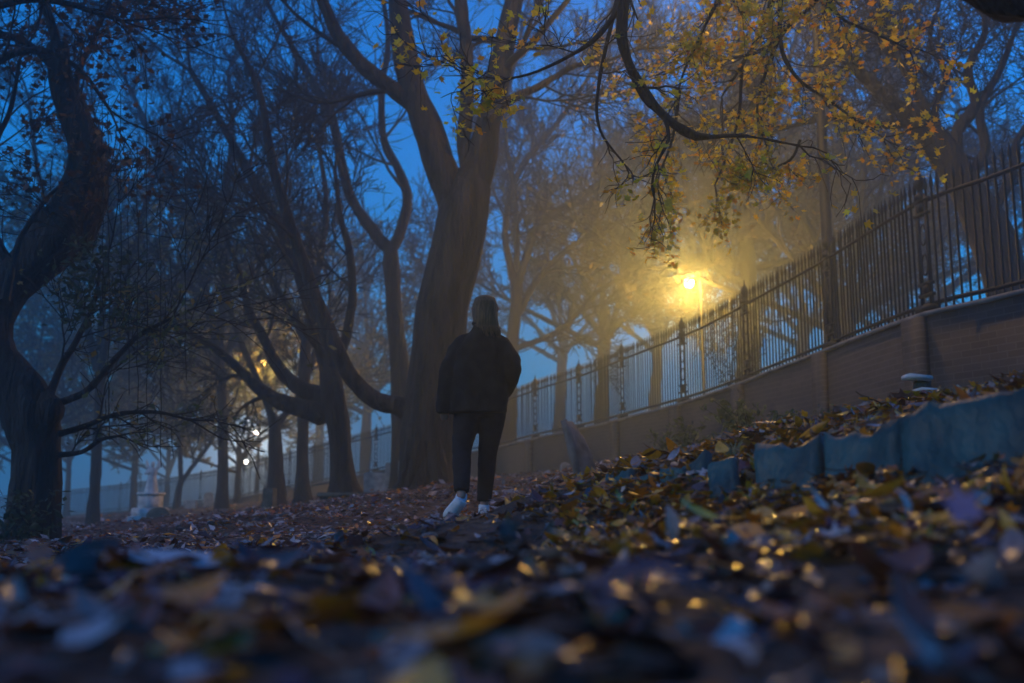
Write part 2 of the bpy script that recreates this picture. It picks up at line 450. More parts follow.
def rot_rand(n, tilt, rs=rs):
    """random rotations: spin about z then tilt up to `tilt` (radians sigma)"""
    a = rs.rand(n) * 2 * math.pi; t = rs.randn(n) * tilt; b = rs.rand(n) * 2 * math.pi
    def Rz(a):
        M = np.zeros((n, 3, 3)); M[:, 0, 0] = np.cos(a); M[:, 0, 1] = -np.sin(a); M[:, 1, 0] = np.sin(a); M[:, 1, 1] = np.cos(a); M[:, 2, 2] = 1; return M
    Mx = np.zeros((n, 3, 3)); Mx[:, 0, 0] = 1; Mx[:, 1, 1] = np.cos(t); Mx[:, 1, 2] = -np.sin(t); Mx[:, 2, 1] = np.sin(t); Mx[:, 2, 2] = np.cos(t)
    return Rz(b) @ Mx @ Rz(a)
def scatter(T, pos, size, tilt, cols):
    V, Fc = T; n = len(pos); M = rot_rand(n, tilt)
    sq = 1 + rs.randn(n, 3) * np.array((.18, .12, .6)); VV = V[None] * sq[:, None, :] * size[:, None, None]
    VV = np.einsum('nij,nkj->nki', M, VV) + pos[:, None, :]
    FF = Fc[None] + (np.arange(n) * len(V))[:, None, None]
    return VV.reshape(-1, 3), FF.reshape(-1, 3), np.repeat(cols, len(V), axis=0)
def leaves_obj(name, batches, mat, parent=None):
    Vs, Fs, Cs = [], [], []; n = 0
    for v, f, c in batches: Vs.append(v); Fs.append(f + n); Cs.append(c); n += len(v)
    return mesh_np(name, np.concatenate(Vs), [np.concatenate(Fs)], mat, parent, True, np.concatenate(Cs))
PAL = np.array([(.11, .045, .025), (.18, .06, .03), (.07, .03, .02), (.34, .10, .02), (.50, .17, .02), (.62, .27, .02), (.24, .14, .11), (.30, .24, .22), (.13, .07, .07), (.36, .31, .31), (.10, .03, .03), (.27, .19, .14), (.26, .13, .04), (.62, .20, .015)])
def pal(n, w=None):
    w = np.array(w if w is not None else [3, 4, 3, 3, 2.0, 1.2, 3, 1.8, 3, 1.0, 3, 2, 1, 1.8]); w = w / w.sum()
    c = PAL[rs.choice(len(PAL), n, p=w)] * (1 + rs.randn(n, 1) * .2); return np.clip(c, .01, .7)
YEL = [.6, 1, .4, 3, 6, 6, 1.5, .6, .4, .4, .4, 2, 2, 7]

def ground_leaves(n, x0, x1, y0, y1, s0, s1, T, tilt, lift, w=None, keep=None):
    x = rs.uniform(x0, x1, n); y = rs.uniform(y0, y1, n)
    if keep is not None:
        k = keep(x, y); x, y = x[k], y[k]
    s, _ = side(x, y); k = s < -.25; x, y = x[k], y[k]; n = len(x)
    z = gz(x, y) + rs.rand(n) ** 1.7 * lift - .004
    size = rs.uniform(s0, s1, n) * np.exp(rs.randn(n) * .25) * np.interp(y, [0, 1, 3], [.8, 1, 1])
    return scatter(T, np.stack([x, y, z], 1), size, tilt, pal(n, w))
MIDW = [1, 1.5, 1, 2.5, 2, 1, 6, 9, 3, 8, 1, 7, 1, 1.5]
B = []
ok = lambda x, y: (x * x + y * y > .3 ** 2) & ~((np.abs(x) < .12) & (y < .45))
for T, n in ((T_map, 7500), (T_ov, 4200), (T_ov2, 3600)):
    B.append(ground_leaves(n, -4, 4, -.8, 2.9, .028, .055, T, .36, .024, keep=ok))
    B.append(ground_leaves(n // 3, .2, 6, 1.5, 5.2, .025, .045, T, .6, .04, YEL))
    B.append(ground_leaves(n // 2, -5, 3, 2.6, 6, .03, .05, T, .45, .03))
for T in (T_map, T_ov): B.append(ground_leaves(2600, .1, 2.6, 1.9, 4.6, .02, .042, T, .6, .05, YEL))
B.append(ground_leaves(42000, -11, 7, 4.5, 13, .026, .045, T_kite, .45, .03, MIDW))
B.append(ground_leaves(30000, -20, 8, 11, 30, .032, .06, T_kite, .5, .04, MIDW))
B.append(ground_leaves(16000, -34, 4, 28, 62, .05, .09, T_kite, .5, .05, MIDW))
tag(leaves_obj('fallen_leaves', B, M_leaf), 'thick litter of wet brown, purple and orange leaves covering the ground', 'leaves', kind='stuff')

tw = MB()
for k in range(420):
    x, y = rs.uniform(-5, 5), rs.uniform(.5, 8)
    if k < 60: x, y = rs.uniform(-2, 2), rs.uniform(.8, 3)
    if side([x], [y])[0][0] > -.3: continue
    a = rs.rand() * 6.28; ln = rs.uniform(.08, .35); z = gz1(x, y) + .015; pts = []
    for i in range(6):
        a += rs.randn() * .25; pts.append((x, y, z)); x += math.cos(a) * ln / 5; y += math.sin(a) * ln / 5; z += rs.randn() * .006
    tw.tube(pts, np.linspace(.0035, .0015, 6), 5)
tag(tw.build('fallen_twigs', M_twig), 'thin dark twigs scattered through the leaf litter', 'twigs', kind='stuff')

# a few leaves one can single out
def hero_leaf(px, py, d, size, T, col, tilt, spin, label):
    p = P(px, py, d); V, Fc = T
    V = V * size; M = np.array(Matrix.Rotation(R(spin[2]), 3, 'Z') @ Matrix.Rotation(R(tilt), 3, 'X') @ Matrix.Rotation(R(spin[0]), 3, 'Y') @ Matrix.Rotation(R(spin[1]), 3, 'Z'))
    o = mesh_np('leaf', V @ M.T, [Fc], M_leaf, None, True, np.tile(np.array(col), (len(V), 1)))
    o.location = p
    tag(o, label, 'leaf', 'single leaves standing out of the litter')
hero_leaf(864, 484, 1.95, .030, T_map, (.55, .24, .02), 62, (0, 30, 10), 'upright orange leaf leaning before the slate slabs')
hero_leaf(620, 499, 2.3, .030, T_map, (.5, .36, .03), 50, (20, 10, 30), 'bright yellow leaf lying at the lowest slate slabs')
hero_leaf(697, 512, 2.0, .042, T_ov, (.62, .38, .03), 40, (10, 60, 20), 'large golden yellow leaf in the litter right of the walker')
hero_leaf(672, 522, 1.9, .038, T_ov2, (.42, .27, .2), 72, (5, 0, 10), 'pinkish brown leaf standing on edge beside the golden one')
hero_leaf(566, 536, 1.9, .036, T_map, (.55, .22, .03), 25, (10, 80, 0), 'flat orange leaf right of the walker\'s feet')
hero_leaf(818, 500, 1.7, .022, T_ov, (.55, .55, .5), 60, (0, 20, 35), 'small pale pointed leaf sticking up before the slabs')
hero_leaf(965, 512, 1.15, .042, T_map, (.30, .17, .26), 70, (0, 15, -10), 'blurred mauve leaf standing near the right edge')
hero_leaf(905, 500, 1.5, .024, T_ov2, (.5, .48, .46), 60, (20, 0, 15), 'small pale grey leaf tilted below the big slab')
hero_leaf(508, 533, 1.75, .040, T_map, (.03, .018, .012), 75, (0, 0, 5), 'almost black pointed leaf standing up right of the shoes')
hero_leaf(40, 556, 1.6, .050, T_map, (.24, .09, .03), 30, (0, 50, 0), 'rusty leaf on the crest at the left edge')
hero_leaf(650, 572, .85, .055, T_ov2, (.10, .028, .018), 20, (0, 80, 0), 'big blurred dark red leaf in the near foreground')

# ------------------------------------------------------------------ trees
def fractal(p, s):
    return mnoise.fractal(Vector(p) * s, 1.0, 2.0, 4)
def limb_mesh(mb, pts, rad, sides, lump=.12, ls=1.5, seed=0):
    V, Q = tube_np(pts, rad, sides); n = len(pts)
    C = np.repeat(pts, sides, axis=0); D = V - C
    k = np.array([1 + lump * 2.2 * mnoise.fractal(Vector((c[0] + d[0] * 3 + seed, c[1] + d[1] * 3, c[2] * .6)) * ls, .8, 2.0, 4) for c, d in zip(C, D)])
    V = C + D * k[:, None]
    mb.add(V, Q)
    mb.add([pts[-1]] + list(V[-sides:]), [(0, j + 1, (j + 1) % sides + 1) for j in range(sides)])

def nrm(v): return v / (np.linalg.norm(v) + 1e-9)
class Tree:
    def __init__(s, name, label, base, group=None, seed=1, bark=None):
        s.root = empty(name, tuple(base), label, 'tree', group)
        s.rng = np.random.RandomState(seed); s.limbs = []; s.tw = {}; s.leafpos = []; s.mb = MB(); s.bark = bark or M_bark; s.tips = []
    def limb(s, spec, d=None, first_down=False, sides=10, lump=.1, spawn=None, dd=None):
        """spec: list of (px, py, width_px[, d])"""
        pts = []
        for k, a in enumerate(spec):
            dist = a[3] if len(a) > 3 else d
            p = P(a[0], a[1], dist); pts.append((*p, a[2] / F * dist / 2))
        if first_down:
            p = list(pts[0]); p[2] -= .35; p[3] *= 1.35; pts.insert(0, tuple(p))
        return s.limb_w(pts, sides, lump, spawn)
    def limb_w(s, pts, sides=10, lump=.1, spawn=None):
        r0 = max(a[3] for a in pts)
        c = catmull(pts, max(.06, r0 * .55)); c[:, 3] = np.maximum(c[:, 3], .004)
        n = len(c)
        j = s.rng.randn(n, 3) * r0 * .0
        limb_mesh(s.mb, c[:, :3] + j, c[:, 3], sides, lump, .5 / max(.05, r0) * .9, s.rng.rand() * 50)
        if spawn: s.spawn(c[:, :3], c[:, 3], **spawn)
        return c
    def spawn(s, p, r, f0=.2, gap=.5, ln=2.0, lev=3, ang=50, up=.12, rk=.4, wander=.14, rmin=.006, droop=0):
        L = np.concatenate(([0], np.cumsum(np.linalg.norm(np.diff(p, axis=0), axis=1)))); tot = L[-1]
        t = f0 * tot + s.rng.rand() * gap
        while t < tot:
            q = np.array([np.interp(t, L, p[:, k]) for k in range(3)]); rr = np.interp(t, L, r)
            d0 = np.array([np.interp(min(t + .1, tot), L, p[:, k]) for k in range(3)]) - np.array([np.interp(max(0, t - .1), L, p[:, k]) for k in range(3)])
            d0 = nrm(d0); d = s.dev(d0, ang)
            s.grow(q, d, ln * s.rng.uniform(.6, 1.25) * (1 - .35 * t / tot), max(rr * rk, rmin * 2), lev, up, wander, rmin, droop)
            t += gap * s.rng.uniform(.5, 1.5)
        d0 = nrm(p[-1] - p[-2])
        for _ in range(2): s.grow(p[-1], s.dev(d0, 25), ln * .9, max(r[-1] * .8, rmin * 2), lev, up, wander, rmin, droop)
    def dev(s, d, ang):
        a = R(ang * s.rng.uniform(.6, 1.25)); k = nrm(np.cross(d, s.rng.randn(3)))
        return nrm(d * math.cos(a) + k * math.sin(a))
    def grow(s, p, d, ln, r, lev, up, wander, rmin, droop):
        n = 7 if lev >= 3 else (6 if lev == 2 else 5)
        st_ = ln / (n - 1); pts = [p]; dirs = [d]
        for i in range(n - 1):
            d = nrm(d + s.rng.randn(3) * wander + np.array((0, 0, up - droop * i * .25)))
            p = p + d * st_; pts.append(p); dirs.append(d)
        rad = np.maximum(np.linspace(r, max(r * .35, rmin * .7), n), rmin * .6)
        s.tw.setdefault((n, 5 if r > .03 else 3), []).append((np.array(pts), rad))
        if lev <= 1:
            s.leafpos.append((pts, dirs)); return
        kids = {4: 5, 3: 5, 2: 5}.get(lev, 5)
        for i in range(kids):
            f = s.rng.uniform(.15, 1.0) * (n - 1); a = int(min(f, n - 2)); q = pts[a] + (pts[a + 1] - pts[a]) * (f - a)
            s.grow(q, s.dev(dirs[a], 37), ln * s.rng.uniform(.42, .80), max(rad[a] * .55, rmin), lev - 1, up, wander, rmin, droop)
    def leaves(s, dens, size, cols, spread=.06, T=T_kite, tilt=1.2, region=None, clump=1):
        pos = []
        for pts, dirs in s.leafpos:
            m = s.rng.poisson(dens)
            for _ in range(m):
                f = s.rng.uniform(.1, .999) * (len(pts) - 1); a = int(f); q = pts[a] + (pts[a + 1] - pts[a]) * (f - a) + s.rng.randn(3) * spread
                for _c in range(clump): pos.append(q + (s.rng.randn(3) * size * .8 if clump > 1 else 0))
        if not pos: return None
        pos = np.array(pos)
        if region is not None: pos = pos[region(pos)]
        if not len(pos): return None
        cols = np.array(cols); c = cols[s.rng.randint(len(cols), size=len(pos))] * (1 + s.rng.randn(len(pos), 1) * .2)
        return scatter(T, pos, s.rng.uniform(.7, 1.3, len(pos)) * size, tilt, np.clip(c, .01, .8))
    def finish(s, batches=None, extra=None):
        s.mb.build('trunk', s.bark, s.root, True)
        m = MB()
        for (n, sd), l in s.tw.items():
            V, Q = tubes_batch(l, sd); m.add(V, Q)
        cr = m.build('crown', M_twig, s.root) if s.tw else None
        batches = [b for b in (batches or []) if b is not None]
        if batches: leaves_obj('foliage', batches, M_tleaf, s.root)
        return s

def gpt(px, d):
    x = P(px, 500, d)[0]; return np.array((x, d, gz1(x, d)))

GREEN = [(.10, .13, .05), (.14, .15, .06), (.20, .17, .05), (.08, .10, .05), (.22, .16, .05)]
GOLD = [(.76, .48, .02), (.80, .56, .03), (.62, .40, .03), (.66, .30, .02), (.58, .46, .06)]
BROWN = [(.07, .035, .018), (.10, .05, .02), (.05, .03, .02), (.13, .06, .02)]

# the gnarled tree at the left edge
t = Tree('gnarled_tree', 'thick gnarled dark tree with bent S-shaped trunk at the left edge', gpt(36, 10), seed=3)
d = 10
t.limb([(a, b, c * .9) for a, b, c in ((34, 552, 62), (36, 525, 50), (37, 485, 46), (36, 447, 48), (29, 415, 58), (17, 388, 50), (1, 354, 36), (-1, 322, 34), (12, 290, 44), (40, 257, 54), (66, 228, 56), (84, 195, 48), (88, 165, 42), (83, 136, 38), (71, 109, 32), (62, 80, 30), (59, 46, 25))], d, True, 26, .2)
t.limb([(40, 440, 10), (50, 408, 22), (46, 392, 10)], 9.9, sides=10, lump=.3)
t.limb([(88, 160, 20), (104, 152, 14), (112, 150, 8)], d, sides=8)
sp = dict(f0=.15, gap=.35, ln=1.3, lev=3, ang=48, up=.02, rmin=.006)
t.limb([(74, 110, 8), (78, 75, 6), (92, 42, 5), (110, 0, 4), (130, -50, 3)], d, sides=6, spawn=sp)
t.limb([(50, 395, 9), (62, 365, 7), (78, 338, 6), (95, 300, 4), (100, 270, 3)], d, sides=6, spawn=sp)
t.limb([(52, 405, 9), (85, 392, 7), (112, 362, 6), (140, 335, 5), (172, 318, 3)], d, sides=6, spawn=dict(sp, droop=.1))
t.limb([(55, 435, 8), (80, 428, 6), (115, 415, 5), (155, 412, 4), (190, 420, 2.5)], d, sides=6, spawn=dict(sp, up=.03, ln=.7, lev=2, gap=.2))
t.limb([(55, 455, 7), (82, 452, 5), (100, 440, 4), (118, 436, 2.5)], d, sides=6, spawn=dict(sp, up=-.02, ln=.45, lev=2))
t.limb([(-40, 90, 12), (0, 60, 9), (40, 50, 7), (80, 70, 5), (110, 110, 3)], 9, sides=7, spawn=dict(sp, gap=.34, ln=.9, droop=.1, lev=2))
t.limb([(-60, 30, 12), (0, 5, 9), (50, 0, 7), (120, 20, 4)], 8.6, sides=7, spawn=dict(sp, gap=.3, ln=.9, droop=.15, lev=2))
t.limb([(60, 60, 12), (50, 20, 10), (30, -30, 8), (20, -90, 6)], d, sides=7, spawn=dict(sp, gap=.3, ln=1.6, up=-.03, droop=.1))
t.limb([(58, 70, 10), (20, 40, 8), (-30, 30, 7)], d, sides=7, spawn=dict(sp, gap=.3, ln=1.3, up=-.06, droop=.2))
t.limb([(10, 270, 12), (-10, 220, 9), (-10, 160, 7), (10, 110, 5), (20, 60, 4)], d, sides=7, spawn=dict(sp, gap=.4, ln=1.2))
t.limb([(5, 300, 10), (20, 240, 6), (50, 195, 4), (70, 180, 3)], 9.6, sides=6, spawn=dict(sp, gap=.6, ln=.8, lev=2))
low = lambda p: (p[:, 2] < 2.2) & (p[:, 2] > .55)
high = lambda p: (p[:, 2] > 2.8) & (p[:, 0] < -3.3)
t.finish([t.leaves(3, .045, GREEN, region=low, T=T_kite), t.leaves(5, .065, BROWN, region=high, T=T_map, spread=.12)])
# hanging ivy stems
iv = MB()
for (px, y0, y1, dd) in ((108, 250, 440, 9.2), (146, 215, 448, 9.6), (137, 300, 420, 9), (160, 330, 466, 9.4), (128, 300, 395, 9.8), (185, 290, 380, 9.5), (102, 240, 330, 9), (120, 240, 300, 9)):
    a = P(px, y0 - 150, dd); b = P(px + 1, y1, dd); n = 14
    pts = [a + (b - a) * k / n + rs.randn(3) * .006 for k in range(n + 1)]
    iv.tube(pts, [.004] * (n + 1), 4)
iv.build('hanging_creeper', M_twig, t.root)
ivl = []
for _ in range(700):
    k = rs.randint(3); px, py = [(rs.normal(20, 22), rs.uniform(490, 552)), (rs.normal(85, 16), rs.uniform(235, 330)), (rs.normal(105, 25), rs.uniform(250, 330))][k]
    ivl.append(P(px, py, rs.uniform(9.3, 9.7)))
ivl = np.array(ivl)
leaves_obj('ivy_leaves', [scatter(T_kite, ivl, rs.uniform(.035, .06, len(ivl)), 1.2, np.clip(np.array([(.05, .07, .04)] * len(ivl)) * (1 + rs.randn(len(ivl), 1) * .3), .01, 1))], M_tleaf, t.root)

# the great pale tree behind the walker
t = Tree('great_tree', 'massive pale-barked tree forking high up, right behind the walker', gpt(424, 15), seed=5, bark=M_barkpale)
d = 15; sp = dict(f0=.1, gap=.6, ln=2.3, lev=4, ang=50, up=.05, rmin=.007)
t.limb([(424, 490, 64), (425, 478, 55), (426, 452, 51), (429, 410, 51), (434, 370, 51), (440, 330, 52), (447, 290, 52), (455, 250, 52), (461, 215, 52), (466, 186, 46), (468, 172, 30)], d, True, 26, .1)
for bx, w in ((402, 14), (410, 18), (440, 16), (448, 12)):
    t.limb([(424 + (bx - 424) * .45, 440, w), (424 + (bx - 424) * .75, 470, w), (bx, 488, w), (bx + (bx - 424) * .5, 497, w * .7)], 14.7, sides=8, lump=.15)
t.limb([(456, 205, 34), (442, 172, 34), (431, 140, 32), (420, 112, 30), (411, 85, 26), (404, 50, 24), (398, 10, 22), (392, -40, 17), (385, -110, 11)], d, sides=16, spawn=dict(sp, f0=.45))
t.limb([(418, 108, 18), (392, 88, 17), (363, 66, 16), (340, 38, 14), (322, 0, 12), (300, -50, 8)], d, sides=12, spawn=dict(sp, gap=.7))
t.limb([(470, 196, 36), (480, 162, 33), (488, 130, 28), (494, 95, 26), (503, 50, 24), (512, 10, 21), (522, -40, 16), (535, -110, 10)], d, sides=16, spawn=dict(sp, f0=.35))
t.limb([(468, 178, 16), (464, 140, 15), (467, 95, 15), (466, 50, 15), (461, 5, 14), (455, -50, 10)], d, sides=10, spawn=dict(sp, f0=.4, gap=1.0))
t.limb([(488, 120, 12), (510, 100, 10), (540, 86, 8), (575, 66, 6), (610, 60, 4)], 14.5, sides=8, spawn=dict(sp, ln=1.8, gap=.5))
t.limb([(428, 425, 30), (410, 412, 23), (395, 405, 19), (378, 401, 18), (362, 390, 17), (348, 372, 17), (337, 348, 15), (326, 322, 14), (315, 297, 13), (303, 262, 12), (290, 222, 11), (276, 178, 10), (267, 135, 9), (262, 100, 8), (250, 70, 6), (235, 40, 4)], d, sides=12, spawn=dict(sp, f0=.5, gap=.7, ln=1.9))
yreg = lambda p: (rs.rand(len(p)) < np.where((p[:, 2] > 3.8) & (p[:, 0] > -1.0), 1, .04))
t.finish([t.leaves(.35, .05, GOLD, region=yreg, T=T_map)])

# slimmer tree with a bent double trunk left of the great one
grpw = None
t = Tree('forked_tree', 'dark tree whose low limbs sweep left across the yellow lamp', gpt(342, 20), seed=8)
d = 20; sp = dict(f0=.3, gap=1.3, ln=2.6, lev=4, ang=48, up=.03, rmin=.009)
t.limb([(346, 502, 44), (343, 482, 29), (340, 452, 24), (338, 422, 27), (334, 396, 28), (330, 370, 20), (316, 322, 15), (299, 274, 13), (281, 230, 12), (262, 196, 11), (246, 167, 10), (228, 135, 8), (211, 105, 7), (190, 70, 5)], d, True, 14, .12, sp)
t.limb([(337, 412, 22), (315, 412, 20), (296, 407, 18), (275, 399, 16), (258, 388, 13), (240, 370, 10), (220, 352, 8), (196, 336, 6), (170, 322, 4)], d, sides=10, lump=.15, spawn=dict(sp, gap=.5, ln=1.5, up=-.02, droop=.08))
t.limb([(335, 402, 22), (318, 396, 18), (296, 386, 16), (277, 366, 13), (264, 340, 10), (250, 312, 8), (240, 275, 6), (226, 235, 5), (215, 190, 4)], d, sides=10, lump=.15, spawn=dict(sp, gap=.5, ln=1.8))
t.limb([(334, 375, 12), (345, 340, 10), (352, 300, 9), (350, 255, 8), (340, 215, 6), (335, 170, 4)], d, sides=8, spawn=dict(sp, gap=.8, ln=1.8))
lf = lambda p: (p[:, 0] < -3.2) & (p[:, 2] < 6)
t.finish([t.leaves(.5, .06, [(.16, .17, .07), (.22, .18, .06), (.12, .15, .06)], region=lf)])

t = Tree('bent_tree', 'grey tree rising behind the great trunk and forking left of it', gpt(403, 24), seed=11)
d = 24; sp = dict(f0=.2, gap=1.1, ln=2.8, lev=4, ang=48, up=.05, rmin=.010)
t.limb([(404, 486, 30), (402, 400, 22), (397, 340, 18), (393, 300, 16), (391, 262, 16), (391, 248, 14)], d, True, 12)
t.limb([(391, 252, 13), (371, 228, 12), (352, 200, 11), (342, 165, 10), (333, 122, 10), (318, 92, 9), (303, 66, 8), (288, 40, 6), (272, 12, 5), (255, -30, 4)], d, sides=8, spawn=sp)
t.limb([(391, 252, 12), (402, 226, 11), (407, 196, 10), (396, 165, 9), (384, 140, 8), (382, 88, 7), (388, 40, 6), (380, -20, 4)], d, sides=8, spawn=sp)
t.finish([t.leaves(.12, .06, GREEN)])

def simple_tree(name, label, d, trunk, limbs, seed, group=None, sp=None, leaves=None):
    t = Tree(name, label, gpt(trunk[0][0], d), group, seed)
    base = dict(f0=.15, gap=1.15, ln=2.6, lev=4, ang=48, up=.05, rmin=.009 * d / 20)
    base.update(sp or {})
    t.limb(trunk, d, True, 10, .12)
    for l in limbs: t.limb(l, d, sides=7, spawn=base)
    t.finish([t.leaves(*leaves[:3], T=T_kite, region=leaves[3] if len(leaves) > 3 else None)] if leaves else None)
simple_tree('slender_tree', 'slender tree between the forked tree and the twin-stemmed one', 27,
    [(303, 498, 20), (303, 470, 13), (303, 440, 12), (303, 400, 11), (304, 360, 12), (306, 335, 11)],
    [[(306, 338, 9), (312, 300, 8), (322, 250, 7), (326, 200, 6), (320, 150, 4)], [(305, 345, 7), (290, 310, 6), (270, 280, 5), (255, 235, 4)]], 21)
simple_tree('twin_stemmed_tree', 'twin-stemmed tree left of the slender one, near the small lamps', 29,
    [(275, 498, 22), (275, 470, 14), (275, 440, 13), (275, 424, 12)],
    [[(275, 428, 9), (268, 405, 8), (258, 380, 7), (240, 340, 6), (225, 290, 5), (215, 240, 4)], [(275, 426, 8), (287, 412, 7), (302, 392, 6), (315, 350, 5), (330, 310, 4)]], 22)
simple_tree('small_tree', 'thin two-limbed young tree right of the statue in the blue mist', 38,
    [(176, 515, 10), (178, 495, 7), (181, 480, 6)],
    [[(181, 482, 5), (179, 440, 4), (170, 390, 3), (160, 340, 3)], [(181, 482, 5), (196, 462, 4), (212, 440, 4), (235, 400, 3)]], 23, leaves=(1.6, .08, GREEN))
simple_tree('tall_tree', 'tall misty tree with fanned bare boughs left of the forked tree', 32,
    [(222, 512, 17), (223, 460, 11), (222, 400, 10), (218, 340, 9)],
    [[(218, 345, 11), (205, 290, 9), (190, 230, 8), (165, 170, 6), (140, 110, 5), (110, 50, 3)], [(218, 345, 10), (225, 280, 8), (222, 210, 7), (232, 140, 6), (228, 70, 4)], [(210, 310, 8), (178, 270, 6), (150, 250, 5), (110, 240, 4)], [(222, 360, 8), (250, 310, 6), (262, 250, 5), (280, 180, 4)]], 24, leaves=(1.8, .085, GREEN, lambda p: p[:, 2] < 9))
simple_tree('leafy_tree', 'leafy misty tree filling the gap between gnarled trunk and statue', 26,
    [(92, 530, 15), (95, 480, 10), (98, 420, 9), (100, 360, 8)],
    [[(100, 365, 9), (115, 310, 8), (135, 250, 7), (150, 190, 5), (175, 130, 4)], [(98, 370, 9), (80, 300, 7), (65, 240, 6), (40, 180, 5), (30, 110, 4)], [(99, 380, 8), (130, 350, 6), (165, 330, 5), (200, 300, 4)], [(99, 350, 7), (105, 280, 6), (110, 200, 5), (100, 130, 4)]], 25, leaves=(2.2, .075, GREEN, lambda p: p[:, 2] < 9))

HAZEG = [(.14, .17, .08), (.20, .19, .08), (.11, .15, .08), (.24, .19, .07)]
for k, (px, d, hy, lab) in enumerate([(18, 44, 190, 'pale misty tree showing left of the gnarled trunk'), (66, 56, 230, 'blue misty tree just right of the gnarled trunk, far behind'),
        (132, 47, 220, 'hazy leafy tree rising behind the statue'), (165, 58, 270, 'low far tree fading into the blue mist right of the statue'), (236, 44, 240, 'hazy tree left of the small street lamps')]):
    w = 230 / d + 2; b = 515; dy = (b - hy) / 6.0; rr = np.random.RandomState(160 + k)
    tr = [(px, b + 6, w * 1.2), (px + 2, b - dy * .7, w * .85), (px + 4, b - 1.6 * dy, w * .7)]; lim = []
    for a in range(8):
        an = R(-78 + 156 * (a + .5) / 8 + rr.uniform(-8, 8)); L = dy * 4.2 * rr.uniform(.75, 1.1); y0 = b - dy * (.9 + .18 * (a % 4))
        lim.append([(px + 3, y0, w * .42), (px + 3 + math.sin(an) * L * .35 + rr.uniform(-4, 4), y0 - math.cos(an) * L * .35, w * .32), (px + math.sin(an) * L * .7 + rr.uniform(-5, 5), y0 - math.cos(an) * L * .7, w * .22), (px + math.sin(an) * L, y0 - math.cos(an) * L * 1.05, w * .1)])
    simple_tree('misty_tree', lab, d, tr, lim, 170 + k, sp=dict(gap=1.0, ln=2.8, lev=3), leaves=(5.5, .13, HAZEG))

# street-side trees
def street_base(px, d):
    x = P(px, 500, d)[0]; s, zc = side([x], [d]); return zc[0] - .12
def street_tree(name, label, d, trunk, limbs, seed, sp=None, leaves=None, bark=None):
    q = P(trunk[0][0], trunk[0][1], d); z = street_base(trunk[0][0], d)
    t = Tree(name, label, (q[0], d, z), None, seed, bark)
    base = dict(f0=.12, gap=.8, ln=2.8, lev=4, ang=48, up=.05, rmin=.009 * d / 20)
    base.update(sp or {})
    pts = [(q[0], d, z - .1, trunk[0][2] / F * d / 2 * 1.3)] + [(*P(a[0], a[1], d), a[2] / F * d / 2) for a in trunk]
    pts = [pts[0]] + [a for a in pts[1:] if a[2] > z + .25]
    t.limb_w(pts, 12, .12)
    for l in limbs: t.limb(l, d, sides=8, spawn=base)
    t.finish([t.leaves(*leaves[:3], region=leaves[3] if len(leaves) > 3 else None)] if leaves else None)
street_tree('street_tree', 'misty tree with curved low boughs just right of the bright lamp', 34,
    [(748, 380, 24), (748, 320, 21), (748, 275, 19), (746, 240, 17), (744, 210, 15)],
    [[(744, 215, 12), (742, 160, 10), (736, 100, 8), (740, 40, 6), (735, -30, 4)], [(746, 245, 11), (768, 218, 9), (798, 195, 8), (822, 160, 6), (850, 130, 4)], [(746, 235, 10), (722, 205, 8), (702, 175, 7), (690, 130, 5), (660, 90, 4)],
     [(748, 285, 8), (728, 276, 7), (714, 262, 6), (706, 240, 4), (690, 220, 3)], [(748, 270, 8), (780, 262, 7), (810, 250, 5), (850, 235, 4)], [(744, 200, 9), (770, 140, 7), (785, 80, 5), (800, 20, 4)]], 31, leaves=(.2, .08, [(.16, .12, .05), (.12, .10, .06)]))
street_tree('leaning_tree', 'broad tree leaning left behind the railings at the right edge', 15.5,
    [(1016, 330, 46), (1008, 290, 42), (998, 255, 40), (984, 220, 38), (967, 187, 35), (948, 157, 32), (925, 130, 27), (902, 108, 22)],
    [[(912, 118, 17), (880, 92, 15), (850, 60, 12), (828, 20, 9), (810, -40, 6)], [(930, 135, 14), (921, 100, 12), (905, 70, 9), (885, 35, 7), (880, -10, 5)],
     [(955, 165, 16), (958, 130, 13), (975, 105, 11), (968, 70, 9), (985, 30, 7), (980, -20, 5)], [(965, 182, 13), (985, 150, 11), (980, 110, 9), (1000, 70, 7), (1015, 30, 5), (1030, -20, 4)],
     [(985, 222, 12), (1010, 180, 10), (1018, 140, 8), (1045, 100, 6), (1060, 50, 4)], [(945, 152, 10), (935, 110, 8), (945, 75, 7), (930, 40, 5), (940, 0, 4)], [(915, 122, 12), (875, 125, 9), (835, 118, 7), (795, 125, 5)]], 32,
    sp=dict(gap=.42, ln=1.5, lev=4, wander=.32, ang=42, up=.06, rmin=.008))
street_tree('slanting_tree', 'hazy tree with long slanting boughs right of the great trunk', 36,
    [(508, 440, 18), (510, 380, 15), (514, 320, 13), (517, 280, 12)],
    [[(517, 285, 9), (540, 225, 8), (583, 195, 7), (625, 165, 5), (670, 140, 4)], [(516, 290, 9), (505, 230, 7), (520, 170, 6), (560, 120, 5), (600, 60, 4)], [(514, 320, 8), (545, 270, 7), (590, 235, 5), (640, 215, 4)], [(517, 275, 7), (515, 200, 6), (505, 120, 5), (520, 40, 4)], [(512, 350, 7), (560, 330, 6), (600, 290, 5), (640, 270, 4)]], 33, leaves=(.25, .08, [(.16, .14, .07)]))
